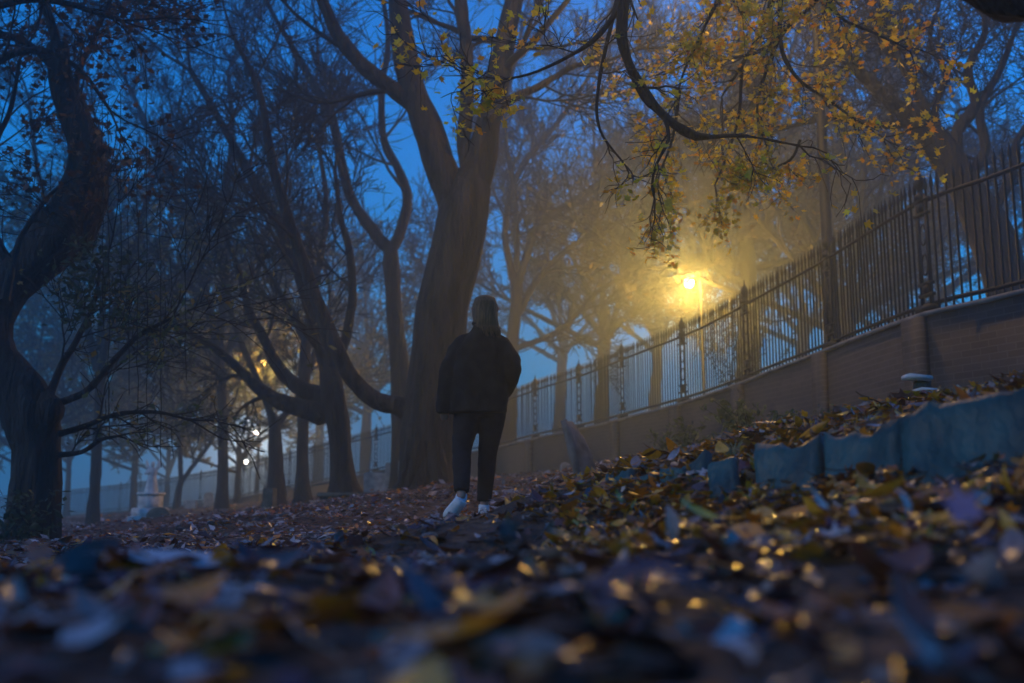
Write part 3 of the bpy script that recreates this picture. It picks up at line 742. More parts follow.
for k, (px, d, hy, lab) in enumerate([(602, 44, 120, 'faint tree in the yellow mist just left of the bright lamp'), (655, 52, 150, 'farther tree almost lost in the mist behind the bright lamp'),
        (845, 30, 60, 'dark round-headed tree behind the tall lamp post'), (900, 38, 90, 'dim tree behind the railings between lamp post and leaning tree'), (560, 58, 200, 'farthest faint tree above the middle of the railings'), (800, 48, 110, 'faint tree seen through the railings left of the lamp post'), (365, 58, 190, 'faint far tree over the railings left of the great trunk'), (318, 66, 230, 'faintest far tree over the railings behind the forked tree')]):
    w = 500 / d + 3; b = 400 if px > 500 else 465
    dy = (b - hy) / 6.0; rr = np.random.RandomState(60 + k)
    tr = [(px, b + 10, w), (px + 2, b - dy, w * .85), (px + 4, b - 2 * dy, w * .7)]
    lim = []
    for a in range(7):
        an = R(-70 + 140 * (a + .5) / 7 + rr.uniform(-8, 8)); L = dy * 4 * rr.uniform(.75, 1.1); y0 = b - dy * (1.1 + .2 * (a % 4))
        lim.append([(px + 3, y0, w * .45), (px + 3 + math.sin(an) * L * .35 + rr.uniform(-5, 5), y0 - math.cos(an) * L * .35, w * .36), (px + math.sin(an) * L * .7 + rr.uniform(-6, 6), y0 - math.cos(an) * L * .7, w * .25), (px + math.sin(an) * L, y0 - math.cos(an) * L * 1.05, w * .12)])
    street_tree('misty_tree', lab, d, tr, lim, 70 + k, sp=dict(gap=1.1, ln=3.2, lev=3 if d > 50 else 4), leaves=((.35 if d < 40 else 1.2), .11, [(.10, .08, .04), (.08, .07, .04)]))

# overhanging tree standing right of the camera, outside the view
t = Tree('overhanging_tree', 'near tree whose dark boughs with golden leaves hang into the top right', (3.6, -2.2, gz1(3.6, -2.2)), seed=14)
b0 = gz1(3.6, -2.2)
t.limb_w([(3.6, -2.2, b0 - .3, .55), (3.6, -2.2, b0 + .4, .40), (3.5, -2.1, 2.0, .36), (3.3, -1.6, 3.0, .33)], 18, .1)
c1 = P(1075, -34, 3.0); c2 = P(985, -62, 3.2); c3 = P(900, -150, 3.6)
t.limb_w([(3.4, -1.9, 2.3, .26), (3.1, .2, 1.95, .24), (c1[0] + .3, 2.0, c1[2] - .1, .22), (*c1, .20), (*c2, .19), (*c3, .16), (*P(800, -230, 4.4), .12), (*P(690, -200, 5.4), .08), (*P(632, -90, 6.0), .06)], 16, .12)
sp = dict(f0=.2, gap=.22, ln=.75, lev=3, ang=50, up=-.01, rmin=.0035, wander=.25)
t.limb([(632, -92, 18), (624, -30, 15), (622, 10, 13), (623, 42, 12), (634, 74, 11), (652, 103, 10), (670, 121, 9), (690, 134, 8), (705, 137, 6), (745, 136, 3.5), (800, 146, 2.5)], 6, sides=10, lump=.2, spawn=dict(sp, f0=.15, gap=.6, ln=.5, lev=2))
t.limb([(664, 116, 5), (669, 138, 4), (656, 165, 3.5), (652, 185, 3), (655, 200, 2)], 6, sides=6, spawn=dict(sp, ln=.35, gap=.2, lev=2))
t.limb([(622, 5, 7), (596, 38, 5.5), (566, 58, 4), (530, 74, 3), (500, 80, 2)], 6, sides=6, spawn=dict(sp, ln=.6, gap=.3))
t.limb([(632, -60, 8), (610, 30, 5), (598, 90, 4), (600, 130, 3), (625, 165, 2)], 6.2, sides=6, spawn=dict(sp, ln=.4, gap=.35, lev=2))
# golden sprays
sg = dict(f0=.2, gap=.17, ln=.55, lev=2, ang=48, up=-.01, rmin=.004, wander=.2)
t.limb([(800, -230, 16, 4.4), (800, -120, 12, 6.4), (785, -50, 9, 8.2), (765, 20, 6, 8.8), (742, 65, 4, 9), (722, 96, 2, 9)], sides=8, spawn=dict(sg, f0=.5, ln=.9))
t.limb([(800, -120, 9, 6.4), (812, -30, 6, 8), (838, 15, 4, 8.2), (872, 32, 3, 8.2), (902, 46, 2, 8.2)], sides=7, spawn=dict(sg, f0=.4, ln=.55))
t.limb([(785, -50, 7, 8.2), (780, 35, 5, 8.5), (795, 75, 4, 8.6), (832, 103, 3, 8.6), (882, 137, 2, 8.6)], sides=7, spawn=dict(sg, ln=.55))
t.limb([(785, 30, 5, 8.6), (770, 60, 4, 9), (757, 110, 3, 9), (768, 150, 2, 9)], sides=6, spawn=dict(sg, ln=.6))
t.limb([(790, -60, 7, 8.4), (820, -10, 5, 8.4), (790, 25, 4, 8.5), (770, 45, 3, 8.6)], sides=6, spawn=dict(sg, ln=.7, gap=.12))
t.limb([(745, -120, 9, 6.6), (725, -20, 6, 8), (703, 30, 4, 8.4), (684, 72, 3, 8.4), (676, 100, 2, 8.4)], sides=6, spawn=dict(sg, ln=.7))
t.limb([(680, 90, 4, 8.4), (672, 140, 3, 8.5), (658, 180, 2, 8.5), (662, 208, 2, 8.5)], sides=5, spawn=dict(sg, ln=.4))
t.limb([(742, 65, 4, 9), (738, 120, 3, 9), (725, 160, 2, 9), (715, 185, 2, 9)], sides=5, spawn=dict(sg, ln=.5))
t.limb([(800, 140, 3, 8.8), (790, 160, 3, 8.8), (762, 172, 2, 8.8)], sides=5, spawn=dict(sg, ln=.35))
reg = lambda p: (rs.rand(len(p)) < np.where(p[:, 1] > 7, 1, .22))
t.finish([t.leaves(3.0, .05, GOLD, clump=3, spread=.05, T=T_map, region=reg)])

# ------------------------------------------------------------------ walker
def eval_mesh(verts, faces=None, edges=None, radii=None, remesh=None, subsurf=1, smooth=0):
    me = bpy.data.meshes.new('tmp'); me.from_pydata([tuple(v) for v in verts], edges or [], faces or []); me.update()
    o = bpy.data.objects.new('tmp', me); COL.objects.link(o)
    if radii is not None:
        m = o.modifiers.new('s', 'SKIN'); 
        for i, r in enumerate(radii):
            sv = me.skin_vertices[0].data[i]; sv.radius = (r, r) if np.isscalar(r) else r; sv.use_root = (i == 0)
        o.modifiers.new('ss', 'SUBSURF').levels = subsurf
    if remesh:
        m = o.modifiers.new('r', 'REMESH'); m.mode = 'VOXEL'; m.voxel_size = remesh; m.use_smooth_shade = True
    if smooth:
        m = o.modifiers.new('sm', 'SMOOTH'); m.iterations = smooth; m.factor = .6
    dg = bpy.context.evaluated_depsgraph_get(); e = o.evaluated_get(dg); em = e.to_mesh()
    V = np.array([v.co[:] for v in em.vertices]); Fc = [list(p.vertices) for p in em.polygons]
    e.to_mesh_clear(); bpy.data.objects.remove(o); bpy.data.meshes.remove(me)
    return V, Fc
def split_faces(Fc):
    out = {}
    for f in Fc:
        if len(f) in (3, 4): out.setdefault(len(f), []).append(f)
        else:
            for k in range(1, len(f) - 1): out.setdefault(3, []).append([f[0], f[k], f[k + 1]])
    return [np.array(v) for v in out.values()]
def rings(rr, sides=28):
    """closed loft of elliptic rings (cx, cy, z, ax, ay, tiltdir...)"""
    V = []; a = np.arange(sides) * 2 * math.pi / sides
    for cx, cy, z, ax, ay in rr:
        for t_ in a: 
            c, s_ = math.cos(t_), math.sin(t_)
            V.append((cx + ax * np.sign(c) * abs(c) ** .85, cy + ay * np.sign(s_) * abs(s_) ** .85, z))
    Q = [list(q) for q in quads(len(rr), sides)]
    Q.append(list(range(sides))[::-1]); Q.append([len(V) - sides + k for k in range(sides)])
    return V, Q
def tube_closed(pts, rad, sides=16):
    V, Q = tube_np(np.array(pts, float), np.array(rad, float), sides); V = [tuple(v) for v in V]; Q = [list(q) for q in Q]
    Q.append(list(range(sides))[::-1]); Q.append([len(V) - sides + k for k in range(sides)])
    return V, Q
def join(parts):
    V = []; Q = []
    for v, q in parts:
        n = len(V); V += list(v); Q += [[i + n for i in f] for f in q]
    return V, Q
def crv(pts, step=.03): 
    c = catmull(pts, step); return c[:, :3], c[:, 3]

pw = P(480, 527, 7.35)
zg = min(gz1(pw[0] - .1, 7.15), gz1(pw[0] + .02, 7.5)) + .04
person = empty('person', (pw[0], 7.35, zg), 'person in dark coat and cropped trousers walking away, one hand in pocket', 'person')
def off(V): return np.asarray(V) + np.array((pw[0], 7.35, zg))
# body
SK = [  # x, y, z, r
 (0.0, 0, .90, .14), (.0, .0, 1.05, .125), (.005, -.01, 1.22, .135), (.015, 0, 1.33, .075), (.022, .01, 1.44, .05), (.028, .02, 1.50, .06), (.03, .025, 1.575, .088), (.03, .03, 1.63, .075),
 (-.12, .0, 1.285, .042), (-.20, .0, 1.12, .043), (-.245, -.01, .97, .033), (-.258, -.01, .90, .028),
 (.13, .0, 1.285, .042), (.25, -.02, 1.13, .043), (.16, .10, .96, .034), (.13, .13, .90, .03),
 (-.085, .0, .86, .085), (-.133, -.03, .53, .048), (-.128, -.212, .15, .034),
 (.085, .0, .86, .085), (.056, .06, .52, .048), (.026, .135, .07, .034), (-.130, -.12, .35, .042), (.036, .115, .27, .040)]
E = [(0, 1), (1, 2), (2, 3), (3, 4), (4, 5), (5, 6), (6, 7), (3, 8), (8, 9), (9, 10), (10, 11), (3, 12), (12, 13), (13, 14), (14, 15), (0, 16), (16, 17), (17, 22), (22, 18), (0, 19), (19, 20), (20, 23), (23, 21)]
V, Fc = eval_mesh([a[:3] for a in SK], None, E, [a[3] for a in SK], subsurf=2)
parts = [(list(map(tuple, V)), Fc)]
# face: nose, brow, chin and ears on the far (forward) side; fingers
def hand(base, dirv, palm_n, sc=1.0):
    base = np.array(base); dv = nrm(np.array(dirv, float)); pn = nrm(np.array(palm_n, float)); sd = np.cross(dv, pn); out = []
    out.append(tube_closed(*crv([(*(base - dv * .02), .022), (*(base + dv * .03), .030), (*(base + dv * .075), .030), (*(base + dv * .09), .022)], .015), 12))
    for k, L in enumerate((.068, .076, .072, .056)):
        o = base + dv * .08 + sd * (-.027 + .018 * k); q1 = o + dv * L * .45 + pn * .006; q2 = q1 + dv * L * .3 + pn * .016; q3 = q2 + dv * L * .2 + pn * .018
        out.append(tube_closed([o - dv * .02, o, q1, q2, q3], [.0085, .009, .0085, .0078, .006], 8))
    o = base + dv * .02 - sd * .025; out.append(tube_closed([o, o - sd * .018 + dv * .03 + pn * .01, o - sd * .02 + dv * .055 + pn * .02], [.012, .011, .008], 8))
    return out
parts += hand((-.262, -.01, .885), (-.05, .0, -1), (.2, 1, 0))
parts += hand((.13, .13, .90), (-.4, .4, -.6), (0, -1, 0))
parts.append(tube_closed([(.03, .10, 1.60), (.03, .125, 1.575), (.03, .11, 1.56)], [.010, .015, .012], 8))
parts.append(tube_closed([(.03, .06, 1.50), (.03, .10, 1.50)], [.045, .03], 12))
parts.append(tube_closed([(.005, .095, 1.535), (.055, .095, 1.535)], [.012, .012], 8))
for sx in (-1, 1): parts.append(tube_closed([(.03 + sx * .085, .02, 1.545), (.03 + sx * .097, .01, 1.58), (.03 + sx * .088, .02, 1.60)], [.008, .013, .008], 8))
V, Q = join(parts)
V, Fc = eval_mesh(V, Q, remesh=.0065, smooth=2)
body = mesh_np('body', off(V), split_faces(Fc), M_skin, person, True)
# coat
tor, tq = rings([(-.03, 0, .785, .205, .135), (-.03, 0, .79, .215, .145), (-.025, 0, .95, .220, .148), (-.01, 0, 1.12, .225, .145), (.005, -.005, 1.26, .20, .135), (.01, -.005, 1.335, .155, .115), (.015, 0, 1.39, .105, .095), (.02, .005, 1.43, .085, .085), (.024, .01, 1.47, .075, .078), (.025, .012, 1.485, .06, .065)], 32)
sl = tube_closed(*crv([(-.08, 0, 1.345, .055), (-.14, 0, 1.305, .072), (-.182, 0, 1.22, .076), (-.225, -.01, 1.10, .078), (-.245, -.01, .96, .072), (-.262, -.01, .83, .066), (-.264, -.01, .785, .062)]), 18)
sr = tube_closed(*crv([(.09, 0, 1.345, .055), (.15, 0, 1.30, .074), (.195, -.01, 1.22, .080), (.228, -.02, 1.13, .080), (.205, .02, 1.03, .076), (.15, .08, .955, .07), (.11, .11, .92, .05)]), 18)
V, Q = join([(tor, tq), sl, sr])
V, Fc = eval_mesh(V, Q, remesh=.011, smooth=3)
V = np.array(V)
for k, v in enumerate(V):
    q = Vector((v[0] * 5, v[1] * 5, v[2] * 3)); n = mnoise.fractal(q * 1.6, 1, 2, 3)
    c = np.array((.0, 0, v[2])); dv = v - c; dv[2] = 0
    V[k] = v + nrm(dv) * (n * .014 + .009 * mnoise.noise(Vector((v[0] * 16 + v[2] * 6, v[1] * 14, v[2] * 9 - abs(v[0]) * 12))))
coat = mesh_np('coat', off(V), split_faces(Fc), M_cloth, person, True)
m = MB(); a = np.linspace(0, 2 * math.pi, 25)
m.tube(off([(.024 + .078 * math.cos(t_), .008 + .082 * math.sin(t_), 1.465 + .012 * math.sin(t_)) for t_ in a]), [.018] * 25, 8); m.build('collar', M_cloth, coat, True)
# trousers
lg = tube_closed(*crv([(-.075, 0, .90, .12), (-.095, 0, .80, .108), (-.115, -.01, .66, .090), (-.135, -.03, .53, .074), (-.132, -.09, .40, .068), (-.127, -.165, .28, .060), (-.127, -.195, .215, .056)]), 18)
rg = tube_closed(*crv([(.075, 0, .90, .12), (.085, .01, .80, .108), (.075, .03, .66, .090), (.055, .06, .52, .074), (.042, .10, .36, .066), (.028, .135, .20, .058), (.026, .14, .145, .055)]), 18)
hp = rings([(-.0, 0, .76, .15, .11), (-.0, 0, .88, .165, .125), (-.0, 0, 1.0, .14, .11)], 24)
V, Q = join([lg, rg, hp]); V, Fc = eval_mesh(V, Q, remesh=.011, smooth=2); V = np.array(V)
for k, v in enumerate(V): V[k] = v + nrm(np.array((v[0] + (.1 if v[0] < 0 else -.06), v[1], 0))) * .007 * mnoise.fractal(Vector((v[0] * 4, v[1] * 4, v[2] * 14)), 1, 2, 3)
mesh_np('trousers', off(V), split_faces(Fc), M_trous, person, True)
# shoes: local frame heel -> toe
def shoe(heel, toe, upv):
    heel = np.array(heel, float); toe = np.array(toe, float); f = nrm(toe - heel); s_ = nrm(np.cross(f, np.array(upv, float))); u = np.cross(s_, f); L = np.linalg.norm(toe - heel)
    def ring(t_, w, h, z0):
        a = np.arange(16) * 2 * math.pi / 16; return [tuple(heel + f * t_ * L + s_ * w * math.cos(k) + u * (z0 + h / 2 + h / 2 * math.sin(k))) for k in a]
    V = []; spec = [(-.02, .02, .05, .02), (.0, .036, .095, .015), (.12, .040, .110, .015), (.28, .040, .105, .015), (.42, .042, .085, .015), (.6, .047, .065, .012), (.8, .046, .05, .012), (.95, .036, .038, .014), (1.02, .014, .02, .018)]
    for sp_ in spec: V += ring(*sp_)
    Q = [list(q) for q in quads(len(spec), 16)] + [list(range(16))[::-1], [len(V) - 16 + k for k in range(16)]]
    ank = tube_closed([tuple(heel + f * .17 * L + u * .08), tuple(heel + f * .17 * L + u * .125)], [.043, .041], 14)
    v1, q1 = join([(V, Q), ank]); v1, q1 = eval_mesh(v1, q1, remesh=.006, smooth=2)
    o = mesh_np('shoe', off(v1), split_faces(q1), M_shoe, person, True)
    V = []; sp2 = [(-.03, .022), (.0, .041), (.2, .043), (.45, .044), (.65, .051), (.85, .048), (.98, .034), (1.05, .012)]
    for t_, w in sp2:
        for (a_, b_) in ((-1, 0), (1, 0), (1, .024), (-1, .024)): V.append(tuple(heel + f * t_ * L + s_ * w * a_ + u * b_))
    Q = [list(q) for q in quads(len(sp2), 4)] + [[3, 2, 1, 0], [len(V) - 4 + k for k in range(4)]]
    mesh_np('sole', off(V), split_faces(Q), M_sole, o)
shoe((-.125, -.245, .145), (-.235, -.145, -.085 + .10), (0.2, .75, .6))
shoe((.025, .09, .0), (.02, .36, .0), (0, 0, 1))
# hair: cap plus long strands
hc = rings([(.055, -.02, 1.36, .072, .035), (.048, -.04, 1.42, .092, .05), (.035, -.025, 1.50, .092, .075), (.03, .0, 1.56, .092, .095), (.03, .01, 1.62, .088, .100), (.03, .015, 1.66, .075, .08), (.03, .015, 1.68, .03, .04)], 24)
V, Fc = eval_mesh(*hc, remesh=.008, smooth=3); V = np.array(V)
for k, v in enumerate(V):
    an = math.atan2(v[1], v[0] - .03); r_ = 1 + .014 * math.sin(an * 17 + 3 * math.sin(v[2] * 9)) + .008 * math.sin(an * 37)
    if v[1] > .055 and v[2] < 1.60: v[1] = .055
    V[k] = (.03 + (v[0] - .03) * r_, v[1] * r_, v[2])
hair = mesh_np('hair', off(V), split_faces(Fc), M_hair, person, True)
m = MB()
for k in range(150):
    an = rs.uniform(math.pi * .98, math.pi * 2.02); x0, y0 = .03 + .090 * math.cos(an), .012 + .098 * math.sin(an)
    fl_ = rs.uniform(.9, 1.25); l = rs.uniform(1.34, 1.42)
    pts = [(.03 + (x0 - .03) * .55, y0 * .5, 1.665), (x0, y0, 1.61), (.03 + (x0 - .03) * 1.03, y0 * 1.02, 1.52), (.03 + (x0 - .03) * fl_ * .85 + .012, y0 * .98 - .01, 1.44), (.03 + (x0 - .03) * fl_ * .85 + .03 + rs.randn() * .006, y0 - .02 - rs.rand() * .02, l)]
    c, _ = crv([(*p, .003) for p in pts], .05); m.tube(off(c), np.linspace(.0045, .0018, len(c)), 4)
m.build('hair_strands', M_hair, hair, True)

# ------------------------------------------------------------------ stones
def slab(name, label, cat, corners, thick, mat, group=None, seed=0, lean=(0, 0, 0), parent=None, res=14):
    """rough slab from four front corners (world), top edge uneven"""
    A, Bc, C_, D_ = [np.array(c, float) for c in corners]      # bottom-left, bottom-right, top-right, top-left
    n = nrm(np.cross(Bc - A, D_ - A)); n = -n if n[1] > 0 else n
    nu, nv = res, max(6, res * 2 // 3); V = []
    base = (A + Bc) / 2
    for sidek in (0, 1):
        for j in range(nv + 1):
            for i in range(nu + 1):
                u, v = i / nu, j / nv; q = (A * (1 - u) + Bc * u) * (1 - v) + (D_ * (1 - u) + C_ * u) * v
                ns = mnoise.fractal(Vector((q[0] * 5 + seed, q[1] * 5, q[2] * 5)), 1, 2, 4)
                edge = min(u, 1 - u, 1 - v) ; rd = max(0, .06 - edge) * .25
                q = q + n * (ns * .02 + .007 * mnoise.noise(Vector((u * 22 + seed, v * 3, 0))) - rd) * (1 if sidek == 0 else -1) - (n * thick if sidek else 0)
                if j == nv: q = q + np.array((0, 0, ns * .06))
                if i in (0, nu): q = q + nrm(Bc - A) * ns * .02
                V.append(q)
    W1 = nu + 1; N1 = W1 * (nv + 1); f = []
    for j in range(nv):
        for i in range(nu):
            a = j * W1 + i; f.append((a, a + 1, a + W1 + 1, a + W1)); b = N1 + a; f.append((b, b + W1, b + W1 + 1, b + 1))
    for i in range(nu):
        a = nv * W1 + i; f.append((a, a + 1, N1 + a + 1, N1 + a)); a = i; f.append((a + 1, a, N1 + a, N1 + a + 1))
    for j in range(nv):
        a = j * W1; f.append((a + W1, N1 + a + W1, N1 + a, a)); a = j * W1 + nu; f.append((a, N1 + a, N1 + a + W1, a + W1))
    o = mesh_np(name, np.array(V) - base, [np.array(f)], mat, None, True); o.location = base
    return tag(o, label, cat, group)
def slab_px(px0, px1, yb0, yb1, yt0, yt1, d0, d1, label, seed, thick=.07, lean=.10):
    A, Bc, C_, D_ = P(px0, yb0, d0), P(px1, yb1, d1), P(px1, yt1, d1 + lean), P(px0, yt0, d0 + lean)
    A[2] -= .06; Bc[2] -= .06
    slab('slate_slab', label, 'slab', (A, Bc, C_, D_), thick, M_slate, 'slate slabs edging the leafy bank', seed)
slab_px(899, 1110, 486, 486, 410, 350, 2.55, 2.3, 'biggest blue-green slab edging the bank, rising to the right edge', 1)
slab_px(821, 897, 484, 486, 434, 426, 2.95, 2.75, 'blue-green slab immediately left of the biggest one', 2)
slab_px(752, 818, 484, 484, 447, 436, 3.15, 2.98, 'blue-green slab with dry grass hanging over its left end', 3)
slab_px(708, 737, 480, 480, 456, 452, 3.3, 3.25, 'small bright blue slab standing alone in the leaves', 4, .05)
slab_px(657, 702, 488, 484, 466, 457, 3.7, 3.5, 'dark low slab half buried between the small blue slab and lowest pair', 5, .05)
slab_px(631, 654, 496, 490, 474, 467, 3.85, 3.75, 'right-hand slab of the lowest leaning pair', 6, .04)
slab_px(604, 629, 506, 498, 484, 475, 3.95, 3.85, 'lowest slab at the left end of the row', 7, .04)

# leaning headstone
hs = slab('headstone', 'thin tall headstone leaning left in front of the railings', 'headstone',
     (P(584, 492, 9.6), P(610, 492, 9.9), P(580, 425, 9.9), P(566, 418, 9.6)), .09, noisy('grey_headstone', (.05, .05, .048), (.15, .145, .135), 6, .8, .6, 24, dist=.012), None, 9, res=10)
def upright(name, label, px, yb, yt, w, th, d, mat, cat='headstone', group=None, rnd=True, seed=0, tilt=0):
    q = P(px, yb, d); top = P(px, yt, d)[2] - q[2]; q[2] = min(q[2], gz1(q[0], q[1]) + .02)
    h = P(px, yt, d)[2] - q[2] + .15; W_ = w / F * d; bm = bmesh.new()
    pts = [(-W_ / 2, 0), (W_ / 2, 0)]
    if rnd: pts += [(W_ / 2 * math.cos(a), h - W_ * .4 + W_ * .4 * math.sin(a)) for a in np.linspace(0, math.pi, 9)]
    else: pts += [(W_ / 2, h), (-W_ / 2, h)]
    f = bm.faces.new([bm.verts.new((x, -th / 2, z - .15)) for x, z in pts])
    r = bmesh.ops.extrude_face_region(bm, geom=[f]); bmesh.ops.translate(bm, vec=(0, th, 0), verts=[v for v in r['geom'] if isinstance(v, bmesh.types.BMVert)])
    bmesh.ops.bevel(bm, geom=bm.edges[:], offset=min(.015, th * .15), segments=2, affect='EDGES')
    bmesh.ops.recalc_face_normals(bm, faces=bm.faces[:])
    me = bpy.data.meshes.new(name); bm.to_mesh(me); bm.free(); me.materials.append(mat)
    o = bpy.data.objects.new(name, me); COL.objects.link(o); o.location = q; o.rotation_euler = (R(tilt), R(tilt), R(seed * 13 % 30 - 15))
    return tag(o, label, cat, group)
upright('headstone', 'small pale stone stump left of the leaning headstone', 565, 474, 462, 9, .12, 17, M_stone, seed=2)
upright('headstone', 'small dark rounded headstone right of the statue pedestal', 158, 531, 507, 24, .15, 25, M_darkStone, seed=1)
upright('stone_post', 'square stone post nearest left of the great trunk', 391, 492, 463, 11, .28, 25, M_stone, 'post', 'stone posts by the great trunk', False, 1)
upright('stone_post', 'square stone post touching the left foot of the great trunk', 403, 487, 460, 9, .28, 23, M_stone, 'post', 'stone posts by the great trunk', False, 2)
upright('stone_post', 'broad low stone block left of the two square posts', 376, 494, 473, 22, .4, 28, M_stone, 'post', 'stone posts by the great trunk', False, 3)
upright('headstone', 'tall narrow dark headstone left of the twin tree stems', 269, 518, 488, 10, .3, 21, M_darkStone, rnd=False, seed=3)
upright('headstone', 'faint pale headstone far off in the blue mist', 208, 512, 492, 9, .15, 40, M_stone, seed=4)
upright('headstone', 'lower faint headstone beside the far pale one', 190, 515, 500, 13, .15, 38, M_stone, seed=5, rnd=False)
upright('headstone', 'little stone at the foot of the tall narrow headstone', 262, 521, 511, 14, .3, 20.5, M_darkStone, seed=6)
def tomb(px, yb, yt, w, d, label, rot):
    q = P(px, yb, d); W_ = w / F * d; h = P(px, yt, d)[2] - q[2]
    root = empty('table_tomb', q, label, 'tomb'); root.rotation_euler = (0, 0, 0)
    Mz = np.array(Matrix.Rotation(R(rot), 3, 'Z'))
    m = MB(); m.box(q + np.array((0, .4, h / 2 - .15)), (W_ * .9, .8, h + .2), Mz, .01); m.build('tomb_chest', M_darkStone, root)
    m = MB(); m.box(q + np.array((0, .4, h)), (W_, .95, .09), Mz, .015); m.build('ledger_slab', M_darkStone, root)
tomb(345, 508, 495, 62, 18.5, 'long low dark table tomb in front of the forked tree', 8)
tomb(128, 540, 533, 66, 20, 'flat kerbed grave slab below the statue', 4)

# statue on pedestal
q = P(149, 532, 27); q[2] = gz1(q[0], 27) ; sc = 27 / F
st_root = empty('grave_statue', q, 'pale angel-like statue on a stepped pedestal glowing in the blue mist', 'statue')
zb = P(149, 528, 27)[2] - q[2]
m = MB(); m.box(q + np.array((0, 0, .06 + zb)), (.95, .9, .5), None, .03); m.box(q + np.array((0, 0, .38 + zb)), (.78, .7, .30), None, .03); m.box(q + np.array((0, 0, .66 + zb)), (.52, .5, .5), None, .03); m.box(q + np.array((0, 0, .90 + zb)), (.60, .58, .08), None, .02)
m.build('pedestal', M_paleStone, st_root)
z0 = zb + .92
fig = join([rings([(0, 0, z0, .17, .15), (0, 0, z0 + .25, .13, .11), (.0, 0, z0 + .42, .10, .09), (0, 0, z0 + .52, .13, .09), (0, 0, z0 + .60, .10, .07), (0, 0, z0 + .64, .035, .035), (0, 0, z0 + .69, .05, .055), (0, 0, z0 + .75, .045, .05), (0, 0, z0 + .78, .02, .02)], 16),
   tube_closed([(-.10, 0, z0 + .57), (-.17, -.03, z0 + .47), (-.05, -.12, z0 + .50)], [.04, .032, .025], 8), tube_closed([(.10, 0, z0 + .57), (.19, -.02, z0 + .66), (.22, -.02, z0 + .80)], [.04, .03, .022], 8),
   tube_closed([(-.05, .07, z0 + .5), (-.18, .12, z0 + .68), (-.22, .13, z0 + .84)], [.03, .05, .01], 8), tube_closed([(.05, .07, z0 + .5), (.10, .12, z0 + .68), (.12, .13, z0 + .84)], [.03, .05, .01], 8)])
fig = ([(x * 1.05, y * 1.05, z0 + (z - z0) * 1.08) for x, y, z in fig[0]], fig[1])
V, Fc = eval_mesh(*fig, remesh=.014, smooth=1); mesh_np('figure', V + q, split_faces(Fc), M_paleStone, st_root, True)

# stepped stone block on the bank by the wall; its lamplit edges are put in as pale stone
q = P(918, 384, 4.6); s_ = 4.6 / F
root = empty('stone_block', (q[0], q[1], gz1(q[0], q[1])), 'small stepped stone block with lamplit edges coloured pale, on top of the bank', 'stone')
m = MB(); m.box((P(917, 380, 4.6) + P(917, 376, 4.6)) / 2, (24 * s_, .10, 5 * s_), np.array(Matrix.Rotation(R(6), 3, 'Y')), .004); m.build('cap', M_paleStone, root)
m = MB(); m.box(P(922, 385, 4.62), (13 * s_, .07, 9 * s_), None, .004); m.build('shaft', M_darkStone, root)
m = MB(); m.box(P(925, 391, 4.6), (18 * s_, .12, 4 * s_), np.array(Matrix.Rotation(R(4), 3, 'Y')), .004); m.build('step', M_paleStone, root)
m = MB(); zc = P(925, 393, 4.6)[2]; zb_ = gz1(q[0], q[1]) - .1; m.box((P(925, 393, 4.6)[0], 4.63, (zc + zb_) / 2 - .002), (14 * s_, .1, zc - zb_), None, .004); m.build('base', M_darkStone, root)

# weeds and dry grass on the bank
def plant(px, d, h, n, label, name='weed', seed=1, leafy=True, col=(.10, .13, .06)):
    r_ = np.random.RandomState(seed); x = P(px, 480, d)[0]; z = gz1(x, d); root = empty(name, (x, d, z), label, 'plant', 'weeds on the bank'); m = MB(); pos = []
    for k in range(n):
        a = r_.rand() * 6.28; ln = h * r_.uniform(.5, 1.1); out = r_.uniform(.1, .55) * h; p0 = np.array((x + r_.randn() * .04 * h, d + r_.randn() * .04 * h, z))
        pts = [p0 + np.array((math.cos(a) * out * t_ ** 1.6, math.sin(a) * out * t_ ** 1.6, ln * (t_ - .25 * t_ * t_))) for t_ in np.linspace(0, 1, 6)]
        m.tube(pts, np.linspace(.0035, .0015, 6) * (1 if not leafy else 1.3), 4)
        if leafy:
            for t_ in pts[2:]: 
                for _ in range(3): pos.append(t_ + r_.randn(3) * .02)
    m.build('stem', M_twig if leafy else M_straw, root)
    if pos:
        pos = np.array(pos); leaves_obj('foliage', [scatter(T_ov2, pos, r_.uniform(.03, .06, len(pos)) * h * 1.6, 1.0, np.clip(np.array([col] * len(pos)) * (1 + r_.randn(len(pos), 1) * .25), .01, 1))], M_tleaf, root)
M_straw = noisy('dry_grass', (.22, .17, .08), (.38, .30, .15), 20, .7, 0)
plant(668, 12.5, .5, 9, 'pale weed growing against the wall, farthest left of the weeds', seed=2)
plant(690, 11, .6, 10, 'leafy weed left of the drooping ones at the wall', seed=3)
plant(752, 8.5, .6, 14, 'tall broad-leaved weed in the middle of the wall foot', seed=4)
plant(775, 7.5, .45, 12, 'low dark weed right of the tall broad-leaved one', seed=5)
plant(737, 10, .7, 12, 'drooping weed behind the tall broad-leaved one', seed=6)
plant(765, 3.35, .12, 34, 'tuft of dry straw-coloured grass spilling over a slab end', 'grass_tuft', 7, False)
plant(735, 3.8, .10, 24, 'dry grass tuft above the small blue slab', 'grass_tuft', 8, False)
plant(872, 3.6, .10, 10, 'bare little twiggy weed on top of the bank', 'weed', 9, False)
plant(580, 7.2, .22, 16, 'dark low weed below the leaning headstone', 'weed', 10, True, (.06, .08, .05))
plant(835, 6.5, .3, 10, 'thin weed on the bank below the lamp post', 'weed', 11)

